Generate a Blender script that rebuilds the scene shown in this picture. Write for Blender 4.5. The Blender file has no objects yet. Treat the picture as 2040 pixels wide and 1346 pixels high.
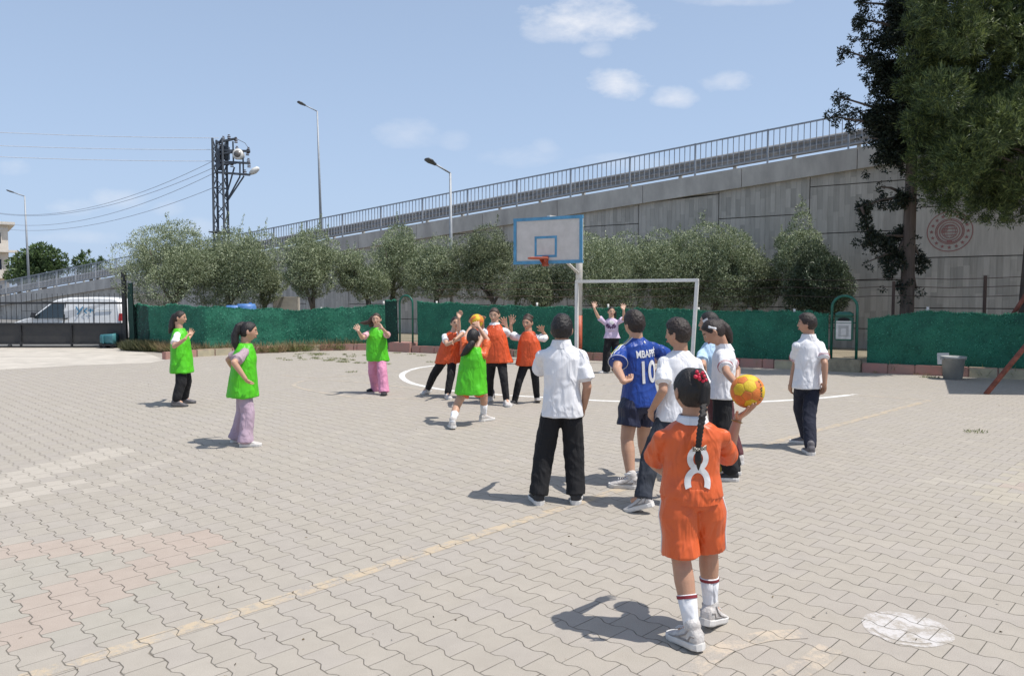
import bpy, bmesh, math, random
import numpy as np
from mathutils import Vector, Matrix, noise, Quaternion
from mathutils.bvhtree import BVHTree
from math import sin, cos, pi, radians, sqrt, atan2, tan
random.seed(7); np.random.seed(7)
SC = bpy.context.scene
COL = SC.collection

# ------------------------------------------------------------------ camera
F = 1500.0
PITCH = math.atan(81.0/F)
CAM = Vector((0, 0, 1.6))
cd = bpy.data.cameras.new('camera'); cam = bpy.data.objects.new('camera', cd); COL.objects.link(cam)
cam.location = CAM; cam.rotation_euler = (pi/2-PITCH, 0, 0)
cd.sensor_fit = 'HORIZONTAL'; cd.sensor_width = 36; cd.lens = 36*F/2040; cd.clip_end = 3000; cd.clip_start = 0.05
SC.camera = cam
cP, sP = cos(PITCH), sin(PITCH)
def ray(px, py):
    cx = (px-1020)/F; cy = -(py-673)/F
    return Vector((cx, cP+cy*sP, -sP+cy*cP))
def G(px, py, z=0.0):
    r = ray(px, py); return CAM + r*((z-CAM.z)/r.z)
def P(px, py, Y):
    r = ray(px, py); return CAM + r*(Y/r.y)

# ------------------------------------------------------------------ light
SUN_EL = radians(64); SUN_DIR = Vector((0.965, -0.262, 0)).normalized()   # horizontal direction towards the sun
w = bpy.data.worlds.new('World'); SC.world = w; w.use_nodes = True
def build_world():
    nt = w.node_tree; N = nt.nodes; L = nt.links; N.clear()
    out = N.new('ShaderNodeOutputWorld'); bg = N.new('ShaderNodeBackground'); sky = N.new('ShaderNodeTexSky')
    sky.sky_type = 'NISHITA'; sky.sun_disc = False; sky.sun_elevation = SUN_EL
    sky.sun_rotation = atan2(SUN_DIR.x, SUN_DIR.y)
    sky.air_density = 1.0; sky.dust_density = 2.2; sky.ozone_density = 1.6; sky.altitude = 50
    bg.inputs['Strength'].default_value = SKY_STR
    tc = N.new('ShaderNodeTexCoord'); sep = N.new('ShaderNodeSeparateXYZ'); L.new(tc.outputs['Generated'], sep.inputs[0])
    def M(op, a, b=None, c=None, clamp=False):
        m = N.new('ShaderNodeMath'); m.operation = op; m.use_clamp = clamp
        for i, v in enumerate((a, b, c)):
            if v is None: continue
            if isinstance(v, (int, float)): m.inputs[i].default_value = v
            else: L.new(v, m.inputs[i])
        return m.outputs[0]
    ysafe = M('MAXIMUM', sep.outputs[1], 0.05)
    a = M('DIVIDE', sep.outputs[0], ysafe); b = M('DIVIDE', sep.outputs[2], ysafe)
    front = M('GREATER_THAN', sep.outputs[1], 0.06)
    cmb = N.new('ShaderNodeCombineXYZ'); L.new(a, cmb.inputs[0]); L.new(M('MULTIPLY', b, 1.8), cmb.inputs[1])
    nz = N.new('ShaderNodeTexNoise'); nz.inputs['Scale'].default_value = 16; nz.inputs['Detail'].default_value = 9; nz.inputs['Roughness'].default_value = .62
    L.new(cmb.outputs[0], nz.inputs['Vector'])
    nzc = M('MULTIPLY_ADD', nz.outputs['Fac'], 3.2, -1.6)
    clouds = [(1170,42,150,52,.95),(1100,62,70,30,.6),(1190,98,40,20,.5),(1228,168,78,34,.85),(1342,195,52,26,.6),(1445,160,62,24,.55),
              (815,268,78,34,.30),(905,278,40,24,.22),(1035,312,90,26,.24),(1085,296,30,24,.2),(1470,0,130,14,.4),(1250,322,120,20,.25),
              (240,398,80,24,.36),(150,412,60,22,.3),(335,414,40,20,.25),(28,335,40,20,.28),(140,472,110,16,.22),(400,455,70,26,.25),(700,455,50,20,.15)]
    tot = None
    for (px, py, rx, ry, s) in clouds:
        d = ray(px, py); a0 = d.x/d.y; b0 = d.z/d.y; ra = rx/F*.92; rb = ry/F*.92
        ea = M('POWER', M('ABSOLUTE', M('DIVIDE', M('SUBTRACT', a, a0), ra)), 2.0)
        eb = M('POWER', M('ABSOLUTE', M('DIVIDE', M('SUBTRACT', b, b0), rb)), 2.0)
        e = M('SUBTRACT', 1.0, M('ADD', ea, eb))
        e = M('MINIMUM', M('MAXIMUM', e, -2.0), 1.0)
        dn = M('MULTIPLY', M('MULTIPLY_ADD', M('ADD', e, nzc), 0.62, 0.0, True), s)
        tot = dn if tot is None else M('MAXIMUM', tot, dn)
    # soft haze low in the sky
    tot = M('MULTIPLY', tot, front)
    mixh = N.new('ShaderNodeMix'); mixh.data_type = 'RGBA'
    hz = M('SUBTRACT', 1.0, M('MULTIPLY', M('ABSOLUTE', sep.outputs[2]), 1.25), None, True)
    hz = M('MULTIPLY_ADD', M('POWER', hz, 1.6), 0.42, 0.34)
    L.new(hz, mixh.inputs[0]); L.new(sky.outputs[0], mixh.inputs[6]); mixh.inputs[7].default_value = (5.3, 6.9, 9.6, 1)
    mix = N.new('ShaderNodeMix'); mix.data_type = 'RGBA'; L.new(tot, mix.inputs[0]); L.new(mixh.outputs[2], mix.inputs[6])
    mix.inputs[7].default_value = (8.6, 8.7, 9.1, 1)
    L.new(mix.outputs[2], bg.inputs[0]); L.new(bg.outputs[0], out.inputs[0])
SKY_STR = 0.10
build_world()
sd = bpy.data.lights.new('sun', 'SUN'); sun = bpy.data.objects.new('sun', sd); COL.objects.link(sun)
sd.energy = 4.3; sd.angle = radians(0.5); sd.color = (1.0, 0.955, 0.89)
tosun = Vector((SUN_DIR.x*cos(SUN_EL), SUN_DIR.y*cos(SUN_EL), sin(SUN_EL)))
sun.rotation_euler = tosun.to_track_quat('Z', 'Y').to_euler(); sun.location = (0, 0, 30)
SC.view_settings.view_transform = 'Standard'; SC.view_settings.look = 'None'; SC.view_settings.gamma = 1
SC.view_settings.exposure = 0.12
SC.cycles.max_bounces = 6; SC.cycles.transparent_max_bounces = 8

# ------------------------------------------------------------------ materials
MATS = {}
def nodes_of(name):
    m = bpy.data.materials.new(name); m.use_nodes = True
    nt = m.node_tree; bs = nt.nodes['Principled BSDF']
    return m, nt, bs
def mth(nt, op, a, b=None, c=None, clamp=False):
    m = nt.nodes.new('ShaderNodeMath'); m.operation = op; m.use_clamp = clamp
    for i, v in enumerate((a, b, c)):
        if v is None: continue
        if isinstance(v, (int, float)): m.inputs[i].default_value = v
        else: nt.links.new(v, m.inputs[i])
    return m.outputs[0]
def mixc(nt, f, a, b, mode='MIX'):
    m = nt.nodes.new('ShaderNodeMix'); m.data_type = 'RGBA'; m.blend_type = mode
    for i, v in ((0, f), (6, a), (7, b)):
        if isinstance(v, (int, float)): m.inputs[i].default_value = v
        elif isinstance(v, tuple): m.inputs[i].default_value = (v+(1,))[:4]
        else: nt.links.new(v, m.inputs[i])
    return m.outputs[2]
def tex(nt, kind, scale, detail=4, rough=.6, vec=None, stretch=None):
    t = nt.nodes.new('ShaderNodeTex'+kind); 
    if 'Scale' in t.inputs: t.inputs['Scale'].default_value = scale
    if 'Detail' in t.inputs: t.inputs['Detail'].default_value = detail
    if 'Roughness' in t.inputs and kind == 'Noise': t.inputs['Roughness'].default_value = rough
    if vec is None:
        tc = nt.nodes.new('ShaderNodeTexCoord'); vec = tc.outputs['Object']
    if stretch:
        mp = nt.nodes.new('ShaderNodeMapping'); mp.inputs['Scale'].default_value = stretch
        nt.links.new(vec, mp.inputs[0]); vec = mp.outputs[0]
    nt.links.new(vec, t.inputs['Vector'])
    return t
def mat(name, col, rough=.8, var=.12, scale=8, bump=0.0, bscale=60, metal=0, stretch=None, sheen=0, col2=None, spec=None, sss=0, coat=0, trans=0):
    if name in MATS: return MATS[name]
    m, nt, bs = nodes_of(name); L = nt.links
    n = tex(nt, 'Noise', scale, 6, .65, stretch=stretch)
    c2 = col2 if col2 else tuple(max(0, c*(1-2.2*var)) for c in col)
    c1 = col if col2 else tuple(min(1, c*(1+.8*var)) for c in col)
    f = mth(nt, 'MULTIPLY_ADD', n.outputs['Fac'], 2.4, -.7, True)
    L.new(mixc(nt, f, c2, c1), bs.inputs['Base Color'])
    bs.inputs['Roughness'].default_value = rough; bs.inputs['Metallic'].default_value = metal
    if spec is not None: bs.inputs['Specular IOR Level'].default_value = spec
    if sheen: bs.inputs['Sheen Weight'].default_value = sheen
    if coat: bs.inputs['Coat Weight'].default_value = coat
    if sss:
        bs.inputs['Subsurface Weight'].default_value = sss; bs.inputs['Subsurface Radius'].default_value = (.02, .008, .004); bs.inputs['Subsurface Scale'].default_value = .5
    if trans:
        tr = nt.nodes.new('ShaderNodeBsdfTranslucent'); tr.inputs[0].default_value = col+(1,)
        mx = nt.nodes.new('ShaderNodeMixShader'); mx.inputs[0].default_value = trans
        L.new(bs.outputs[0], mx.inputs[1]); L.new(tr.outputs[0], mx.inputs[2]); L.new(mx.outputs[0], nt.nodes['Material Output'].inputs[0])
    if bump:
        b = tex(nt, 'Noise', bscale, 5, .6, stretch=stretch); bp = nt.nodes.new('ShaderNodeBump')
        bp.inputs['Strength'].default_value = bump; bp.inputs['Distance'].default_value = .01
        L.new(b.outputs['Fac'], bp.inputs['Height']); L.new(bp.outputs[0], bs.inputs['Normal'])
    MATS[name] = m; return m
def leafmat(name, dark, mid, light, rough=.55, trans=.25):
    m, nt, bs = nodes_of(name); L = nt.links
    g = nt.nodes.new('ShaderNodeNewGeometry'); r = nt.nodes.new('ShaderNodeValToRGB')
    r.color_ramp.elements[0].color = dark+(1,); r.color_ramp.elements[1].color = light+(1,); r.color_ramp.elements[1].position = .95
    e = r.color_ramp.elements.new(.5); e.color = mid+(1,)
    L.new(g.outputs['Random Per Island'], r.inputs[0]); L.new(r.outputs[0], bs.inputs['Base Color'])
    bs.inputs['Roughness'].default_value = rough
    tr = nt.nodes.new('ShaderNodeBsdfTranslucent'); L.new(r.outputs[0], tr.inputs[0])
    mx = nt.nodes.new('ShaderNodeMixShader'); mx.inputs[0].default_value = trans
    L.new(bs.outputs[0], mx.inputs[1]); L.new(tr.outputs[0], mx.inputs[2]); L.new(mx.outputs[0], nt.nodes['Material Output'].inputs[0])
    return m

# ------------------------------------------------------------------ mesh helpers
class MB:
    def __init__(s): s.v = []; s.f = []; s.m = []; s.mi = 0
    def quad(s, *pts):
        b = len(s.v); s.v += [tuple(p) for p in pts]; s.f.append(tuple(range(b, b+len(pts)))); s.m.append(s.mi)
    def faces(s, vs, fs):
        b = len(s.v); s.v += [tuple(p) for p in vs]
        for f in fs: s.f.append(tuple(i+b for i in f)); s.m.append(s.mi)
    def box(s, c, sx, sy, sz, ax=None):
        c = Vector(c); X, Y, Z = ax if ax else (Vector((1,0,0)), Vector((0,1,0)), Vector((0,0,1)))
        vs = [c+X*(a*sx/2)+Y*(b*sy/2)+Z*(d*sz/2) for a in (-1,1) for b in (-1,1) for d in (-1,1)]
        s.faces(vs, [(0,1,3,2),(4,6,7,5),(0,4,5,1),(2,3,7,6),(0,2,6,4),(1,5,7,3)])
    def bar(s, a, b, wd, dp=None, up=Vector((0,0,1))):
        a = Vector(a); b = Vector(b); d = b-a; l = d.length
        if l < 1e-6: return
        d.normalize(); x = d.cross(up)
        if x.length < 1e-3: x = d.cross(Vector((1,0,0)))
        x.normalize(); y = x.cross(d)
        s.box((a+b)/2, wd, dp or wd, l, (x, y, d))
    def tube(s, pts, r, n=8, capd=True):
        pts = [Vector(p) for p in pts]; rs = r if isinstance(r, (list, tuple)) else [r]*len(pts)
        b = len(s.v); px = None
        for i, p in enumerate(pts):
            d = (pts[min(i+1, len(pts)-1)]-pts[max(i-1, 0)])
            if d.length < 1e-9: d = Vector((0,0,1))
            d.normalize()
            if px is None:
                x = d.cross(Vector((0,0,1)))
                if x.length < 1e-2: x = d.cross(Vector((0,1,0)))
            else: x = px - d*px.dot(d)
            x.normalize(); px = x; y = d.cross(x)
            for k in range(n):
                t = 2*pi*k/n; s.v.append(tuple(p+(x*cos(t)+y*sin(t))*rs[i]))
        for i in range(len(pts)-1):
            for k in range(n):
                a0 = b+i*n+k; a1 = b+i*n+(k+1) % n
                s.f.append((a0, a0+n, a1+n, a1)[::-1]); s.m.append(s.mi)
        if capd:
            s.f.append(tuple(b+k for k in range(n))[::-1]); s.m.append(s.mi)
            e = b+(len(pts)-1)*n; s.f.append(tuple(e+k for k in range(n))); s.m.append(s.mi)
    def capsule(s, a, b, ra, rb, n=14, h=4):
        a = Vector(a); b = Vector(b); d = b-a; l = d.length
        if l < 1e-5: d = Vector((0,0,1))
        else: d.normalize()
        pts = []; rs = []
        for i in range(h+1):
            t = pi/2*(i/h); pts.append(a-d*ra*cos(t)); rs.append(max(ra*sin(t), 1e-4))
        for i in range(h+1):
            t = pi/2*(i/h); pts.append(b+d*rb*sin(t)); rs.append(max(rb*cos(t), 1e-4))
        x = d.cross(Vector((0,0,1)))
        if x.length < 1e-2: x = d.cross(Vector((0,1,0)))
        x.normalize(); y = d.cross(x); base = len(s.v)
        for p, r in zip(pts, rs):
            for k in range(n):
                t = 2*pi*k/n; s.v.append(tuple(p+(x*cos(t)+y*sin(t))*r))
        for i in range(len(pts)-1):
            for k in range(n):
                a0 = base+i*n+k; a1 = base+i*n+(k+1) % n
                s.f.append((a0, a1, a1+n, a0+n)); s.m.append(s.mi)
        s.f.append(tuple(base+k for k in range(n))[::-1]); s.m.append(s.mi)
        e = base+(len(pts)-1)*n; s.f.append(tuple(e+k for k in range(n))); s.m.append(s.mi)
    def loft(s, secs, n=28, ex=2.3, capd=True):
        base = len(s.v)
        for (c, X, Y) in secs:
            c = Vector(c)
            for k in range(n):
                t = 2*pi*k/n; ct, st = cos(t), sin(t)
                a = math.copysign(abs(ct)**(2/ex), ct); b2 = math.copysign(abs(st)**(2/ex), st)
                s.v.append(tuple(c+X*a+Y*b2))
        for i in range(len(secs)-1):
            for k in range(n):
                a0 = base+i*n+k; a1 = base+i*n+(k+1) % n
                s.f.append((a0, a1, a1+n, a0+n)); s.m.append(s.mi)
        if capd:
            s.f.append(tuple(base+k for k in range(n))[::-1]); s.m.append(s.mi)
            e = base+(len(secs)-1)*n; s.f.append(tuple(e+k for k in range(n))); s.m.append(s.mi)
    def ball(s, c, rx, ry=None, rz=None, ax=None, n=16, h=10):
        ry = ry or rx; rz = rz or rx; c = Vector(c); X, Y, Z = ax if ax else (Vector((1,0,0)), Vector((0,1,0)), Vector((0,0,1)))
        base = len(s.v)
        for i in range(h+1):
            t = pi*i/h
            for k in range(n):
                u = 2*pi*k/n; s.v.append(tuple(c+X*(rx*sin(t)*cos(u)+0)+Y*(ry*sin(t)*sin(u))-Z*(rz*cos(t))))
        for i in range(h):
            for k in range(n):
                a0 = base+i*n+k; a1 = base+i*n+(k+1) % n
                s.f.append((a0, a1, a1+n, a0+n)); s.m.append(s.mi)
    def mesh(s, name, mats, smooth=False, org=None):
        me = bpy.data.meshes.new(name); vs = s.v
        if org is not None: vs = [(x-org[0], y-org[1], z-org[2]) for x, y, z in vs]
        me.from_pydata(vs, [], s.f)
        for m in (mats if isinstance(mats, (list, tuple)) else [mats]): me.materials.append(m)
        if any(s.m): me.polygons.foreach_set('material_index', s.m)
        if smooth: me.polygons.foreach_set('use_smooth', [True]*len(s.f))
        me.update(); return me
    def build(s, name, mats, parent=None, smooth=False, org=None, bevel=0, merge=False):
        if org is None and parent is not None: org = parent.location if parent.type == 'EMPTY' else (parent.get('_o') or (0,0,0))
        me = s.mesh(name, mats, smooth, org)
        if merge or bevel:
            bm = bmesh.new(); bm.from_mesh(me); bmesh.ops.remove_doubles(bm, verts=bm.verts, dist=1e-5)
            bmesh.ops.recalc_face_normals(bm, faces=bm.faces)
            if bevel:
                ed = [e for e in bm.edges if len(e.link_faces) == 2 and e.calc_face_angle(0) > .5]
                bmesh.ops.bevel(bm, geom=ed, offset=bevel, segments=2, affect='EDGES', clamp_overlap=True)
            bm.to_mesh(me); bm.free()
        o = bpy.data.objects.new(name, me); COL.objects.link(o)
        if parent is not None: o.parent = parent
        return o
def tag(o, label=None, cat=None, group=None, kind=None):
    if label: o['label'] = label
    if cat: o['category'] = cat
    if group: o['group'] = group
    if kind: o['kind'] = kind
    return o
def empty(name, loc, label=None, cat=None, group=None, rz=0):
    o = bpy.data.objects.new(name, None); COL.objects.link(o); o.location = loc; o.rotation_euler = (0,0,rz); o.empty_display_size = .2
    return tag(o, label, cat, group)
def voxel(o, vox, smooth=3, fac=.5):
    md = o.modifiers.new('r', 'REMESH'); md.mode = 'VOXEL'; md.voxel_size = vox; md.use_smooth_shade = True
    if smooth:
        sm = o.modifiers.new('s', 'SMOOTH'); sm.factor = fac; sm.iterations = smooth
    dg = bpy.context.evaluated_depsgraph_get(); dg.update()
    me = bpy.data.meshes.new_from_object(o.evaluated_get(dg))
    mats = [m for m in o.data.materials]
    old = o.data; o.modifiers.clear(); o.data = me; bpy.data.meshes.remove(old)
    if len(me.materials) == 0:
        for m in mats: me.materials.append(m)
    me.polygons.foreach_set('use_smooth', [True]*len(me.polygons))
    return o
def displace(o, fn):
    me = o.data; n = len(me.vertices)
    co = np.empty(n*3); me.vertices.foreach_get('co', co); co = co.reshape(-1, 3)
    no = np.empty(n*3); me.vertex_normals.foreach_get('vector', no); no = no.reshape(-1, 3)
    d = np.array([fn(co[i], no[i]) for i in range(n)])
    co += no*d[:, None]; me.vertices.foreach_set('co', co.ravel()); me.update()
def leaves(name, pos, nrm, ln, wd, m, parent=None, up=None, org=(0,0,0), curve=False):
    """many small diamond leaves as one mesh; pos Nx3, nrm = leaf direction Nx3"""
    N = len(pos); d = nrm/np.linalg.norm(nrm, axis=1, keepdims=True)
    rnd = np.random.normal(size=(N, 3)); x = np.cross(d, rnd); x /= np.linalg.norm(x, axis=1, keepdims=True)
    ln = (ln*np.random.uniform(.6, 1.3, N))[:, None]; wd = (wd*np.random.uniform(.7, 1.25, N))[:, None]
    v = np.empty((N, 4, 3)); p = pos-np.array(org)
    v[:, 0] = p; v[:, 1] = p+d*ln*.45+x*wd*.5; v[:, 2] = p+d*ln; v[:, 3] = p+d*ln*.45-x*wd*.5
    me = bpy.data.meshes.new(name); me.vertices.add(N*4); me.vertices.foreach_set('co', v.ravel())
    me.loops.add(N*4); me.loops.foreach_set('vertex_index', np.arange(N*4, dtype=np.int32))
    me.polygons.add(N); me.polygons.foreach_set('loop_start', np.arange(0, N*4, 4, dtype=np.int32))
    me.materials.append(m); me.update(calc_edges=True); me.validate()
    o = bpy.data.objects.new(name, me); COL.objects.link(o)
    if parent is not None: o.parent = parent
    return o
# ------------------------------------------------------------------ ground and paving
W = 1/sqrt(2)
def paver_common(nt):
    """interlocking dog-bone pavers 20 x 16 cm laid at 45 degrees; returns colour, normal, joint mask"""
    L = nt.links; m = lambda *a, **k: mth(nt, *a, **k)
    g = nt.nodes.new('ShaderNodeNewGeometry'); s = nt.nodes.new('ShaderNodeSeparateXYZ'); L.new(g.outputs['Position'], s.inputs[0])
    wob = tex(nt, 'Noise', 1.1, 2, .5, vec=g.outputs['Position']); wc = nt.nodes.new('ShaderNodeSeparateColor'); L.new(wob.outputs['Color'], wc.inputs[0])
    X = m('MULTIPLY_ADD', wc.outputs[0], .035, s.outputs[0]); Y = m('MULTIPLY_ADD', wc.outputs[1], .035, s.outputs[1])
    u = m('MULTIPLY', m('SUBTRACT', X, Y), W); v = m('MULTIPLY', m('ADD', X, Y), W)
    a, b, A = .193, .154, .0125
    ua = m('DIVIDE', u, a); q = m('DIVIDE', v, b)
    wv = m('MULTIPLY', m('COSINE', m('MULTIPLY', ua, 2*pi)), -1.7)
    wv = m('MINIMUM', m('MAXIMUM', wv, -1.0), 1.0)
    j0 = m('FLOOR', m('ADD', q, .5))
    par = m('FLOORED_MODULO', j0, 2.0); sg = m('MULTIPLY_ADD', par, -2.0, 1.0)
    dist = m('SUBTRACT', m('SUBTRACT', v, m('MULTIPLY', j0, b)), m('MULTIPLY', m('MULTIPLY', sg, wv), A))
    row = m('SUBTRACT', j0, m('LESS_THAN', dist, 0.0))
    rp = m('MULTIPLY', m('FLOORED_MODULO', row, 2.0), .5)
    uu = m('SUBTRACT', ua, rp); n = m('FLOOR', uu); fr = m('SUBTRACT', uu, n)
    d2 = m('MULTIPLY', m('MINIMUM', fr, m('SUBTRACT', 1.0, fr)), a)
    dm = m('MINIMUM', m('ABSOLUTE', dist), d2)
    jn = tex(nt, 'Noise', 5.0, 3, .6, vec=g.outputs['Position'])
    jf = tex(nt, 'Noise', 90.0, 2, .6, vec=g.outputs['Position'])
    wid = m('MULTIPLY_ADD', jn.outputs['Fac'], .0052, -.0008); wid = m('MULTIPLY_ADD', jf.outputs['Fac'], .0026, wid)
    isw = m('LESS_THAN', m('ABSOLUTE', dist), .010); wid = m('MULTIPLY', wid, m('MULTIPLY_ADD', isw, .35, .85))
    gn = tex(nt, 'Noise', 2.6, 4, .75, vec=g.outputs['Position']); gap = m('MULTIPLY', m('MAXIMUM', m('SUBTRACT', gn.outputs['Fac'], .60), 0.0), .055); wid = m('ADD', wid, m('MULTIPLY', gap, isw))
    jm = m('SUBTRACT', 1.0, m('SMOOTH_MIN', m('DIVIDE', dm, m('MAXIMUM', wid, .0005)), 1.0, .3), None, True)
    jm = m('MULTIPLY', jm, 1.15, None, True)
    cv = nt.nodes.new('ShaderNodeCombineXYZ'); L.new(n, cv.inputs[0]); L.new(row, cv.inputs[1])
    wn = nt.nodes.new('ShaderNodeTexWhiteNoise'); wn.noise_dimensions = '2D'; L.new(cv.outputs[0], wn.inputs['Vector'])
    # cell centre in world coordinates
    uc = m('MULTIPLY', m('ADD', m('ADD', n, .5), rp), a); vc = m('MULTIPLY', m('ADD', row, .5), b)
    cx = m('MULTIPLY', m('ADD', uc, vc), W); cy = m('MULTIPLY', m('SUBTRACT', vc, uc), W)
    def seg(p, r, width):
        ax, ay = p.x, p.y; dx, dy = r.x-p.x, r.y-p.y; ll = dx*dx+dy*dy
        t = m('DIVIDE', m('ADD', m('MULTIPLY', m('SUBTRACT', cx, ax), dx), m('MULTIPLY', m('SUBTRACT', cy, ay), dy)), ll, None, False)
        t = m('MINIMUM', m('MAXIMUM', t, 0.0), 1.0)
        ex = m('SUBTRACT', m('SUBTRACT', cx, ax), m('MULTIPLY', t, dx)); ey = m('SUBTRACT', m('SUBTRACT', cy, ay), m('MULTIPLY', t, dy))
        d = m('SQRT', m('ADD', m('MULTIPLY', ex, ex), m('MULTIPLY', ey, ey)))
        return m('LESS_THAN', m('ADD', d, m('MULTIPLY', wn.outputs['Value'], width*.35)), width)
    pos = g.outputs['Position']
    big = tex(nt, 'Noise', .55, 5, .6, vec=pos); mid = tex(nt, 'Noise', 6, 6, .7, vec=pos); fine = tex(nt, 'Noise', 260, 3, .7, vec=pos)
    base = mixc(nt, m('MULTIPLY_ADD', wn.outputs['Value'], .75, .12), (.325,.295,.252), (.408,.372,.322))
    # scattered paler and slightly tinted stones
    base = mixc(nt, m('MULTIPLY', m('GREATER_THAN', wn.outputs['Value'], .955), .45), base, (.52,.475,.415))
    wsep = nt.nodes.new('ShaderNodeSeparateColor'); L.new(wn.outputs['Color'], wsep.inputs[0])
    base = mixc(nt, m('MULTIPLY', m('GREATER_THAN', wsep.outputs[1], .6), .30), base, (.36,.33,.355))
    green = m('MAXIMUM', seg(G(190,1230), G(0,1190), .34), seg(G(330,1150), G(110,1240), .30))
    green = m('MAXIMUM', green, seg(G(0,1150), G(190,1110), .2))
    base = mixc(nt, m('MULTIPLY', green, .6), base, (.345,.355,.30))
    base = mixc(nt, m('MULTIPLY', seg(G(0,1098), G(405,1070), .19), .85), base, (.50,.335,.27))
    base = mixc(nt, m('MULTIPLY', seg(G(395,1078), G(15,1262), .22), .85), base, (.47,.31,.25))
    base = mixc(nt, m('MULTIPLY', m('MAXIMUM', seg(G(0,962), G(235,898), .26), seg(G(0,1000), G(120,965), .2)), .95), base, (.60,.555,.49))
    base = mixc(nt, m('MULTIPLY', m('MAXIMUM', seg(G(210,970), G(330,912), .12), seg(G(235,1063), G(300,1048), .13)), .55), base, (.60,.555,.49))
    base = mixc(nt, m('MULTIPLY', m('MAXIMUM', seg(G(1975,990), G(2120,992), .2), seg(G(1990,985), G(2075,925), .13)), .5), base, (.56,.50,.34))
    base = mixc(nt, m('MULTIPLY', seg(G(2015,968), G(2120,975), .13), .55), base, (.47,.27,.23))
    base = mixc(nt, m('MULTIPLY', seg(G(1850,957), G(1935,962), .1), .5), base, (.60,.56,.48))
    base = mixc(nt, m('MULTIPLY', m('MAXIMUM', seg(G(1760,1075), G(1990,1160), .22), seg(G(1700,1110), G(1900,1150), .12)), m('MULTIPLY', m('GREATER_THAN', wsep.outputs[0], .45), .28)), base, (.58,.53,.48))
    # dirt and wear
    wear = m('MULTIPLY_ADD', big.outputs['Fac'], 1.5, -.35, True)
    base = mixc(nt, m('MULTIPLY', wear, .8), base, mixc(nt, 1.0, base, (.84,.815,.78), 'MULTIPLY'))
    st = tex(nt, 'Noise', 1.7, 8, .75, vec=pos); base = mixc(nt, m('MULTIPLY', m('MULTIPLY_ADD', st.outputs['Fac'], 5.0, -2.75, True), .5), base, (.44,.375,.29))
    bl = tex(nt, 'Noise', 7.5, 3, .5, vec=pos); base = mixc(nt, m('MULTIPLY', m('MULTIPLY_ADD', bl.outputs['Fac'], 12, -8.6, True), .35), base, (.20,.18,.15))
    base = mixc(nt, .5, base, mixc(nt, m('MULTIPLY_ADD', mid.outputs['Fac'], 2.4, -.7, True), (.28,.255,.22), (.43,.395,.345)), 'MIX')
    base = mixc(nt, .42, base, mixc(nt, m('MULTIPLY_ADD', fine.outputs['Fac'], 3, -1.0, True), (.22,.205,.185), (.56,.525,.475)))
    base = mixc(nt, 1.0, base, (.985,.965,.935), 'MULTIPLY')
    # bump
    hgt = m('ADD', m('MULTIPLY', jm, -1.0), m('MULTIPLY', fine.outputs['Fac'], .10))
    hgt = m('ADD', hgt, m('MULTIPLY', wsep.outputs[2], .35))
    hgt = m('ADD', hgt, m('MULTIPLY', m('SUBTRACT', fr, .5), m('MULTIPLY_ADD', wsep.outputs[0], 2.2, -1.1)))
    hgt = m('ADD', hgt, m('MULTIPLY', m('SUBTRACT', m('SUBTRACT', q, row), .5), m('MULTIPLY_ADD', wsep.outputs[1], 2.0, -1.0)))
    bp = nt.nodes.new('ShaderNodeBump'); bp.inputs['Strength'].default_value = .75; bp.inputs['Distance'].default_value = .006
    L.new(hgt, bp.inputs['Height'])
    jc = mixc(nt, m('MULTIPLY_ADD', jn.outputs['Fac'], 3.0, -1.1, True), (.24,.215,.175), (.11,.095,.075))
    return base, bp.outputs[0], jm, jc, pos
def paving_mat(name, paint=None, cover=1.0, nscale=9, thr=.5):
    m, nt, bs = nodes_of(name); base, nrm, jm, jc, pos = paver_common(nt)
    if paint:
        n1 = tex(nt, 'Noise', nscale, 8, .72, vec=pos); n2 = tex(nt, 'Noise', 45, 4, .7, vec=pos)
        f = mth(nt, 'ADD', n1.outputs['Fac'], mth(nt, 'MULTIPLY_ADD', n2.outputs['Fac'], .35, -.175))
        f = mth(nt, 'MULTIPLY_ADD', mth(nt, 'SUBTRACT', f, thr), 7.0, .5, True)
        base = mixc(nt, mth(nt, 'MULTIPLY', f, cover), base, paint)
    col = mixc(nt, jm, base, jc); nt.links.new(col, bs.inputs['Base Color']); nt.links.new(nrm, bs.inputs['Normal'])
    bs.inputs['Roughness'].default_value = .88; bs.inputs['Specular IOR Level'].default_value = .3
    return m
PAVE = paving_mat('paving_stone'); PWHITE = paving_mat('white_line_paint', (.74,.73,.70), .92, 14, .37)
PYEL = paving_mat('faded_yellow_paint', (.56,.43,.27), .55, 9, .50); PFAINT = paving_mat('worn_yellow_paint', (.62,.50,.36), .42, 6, .5)
PSPOT = paving_mat('white_spot_paint', (.60,.58,.57), .72, 7, .50)

soil = mat('dry_soil', (.30,.25,.185), .95, .3, 1.3, .6, 40, col2=(.17,.15,.10))
def strip_poly(name, pts, z, m, **k):
    mb = MB(); mb.quad(*[Vector((p[0], p[1], z)) for p in pts]); return mb.build(name, m, **k)
tag(strip_poly('ground', [(-400,-60),(400,-60),(400,700),(-400,700)], -0.012, soil), kind='structure')
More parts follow.
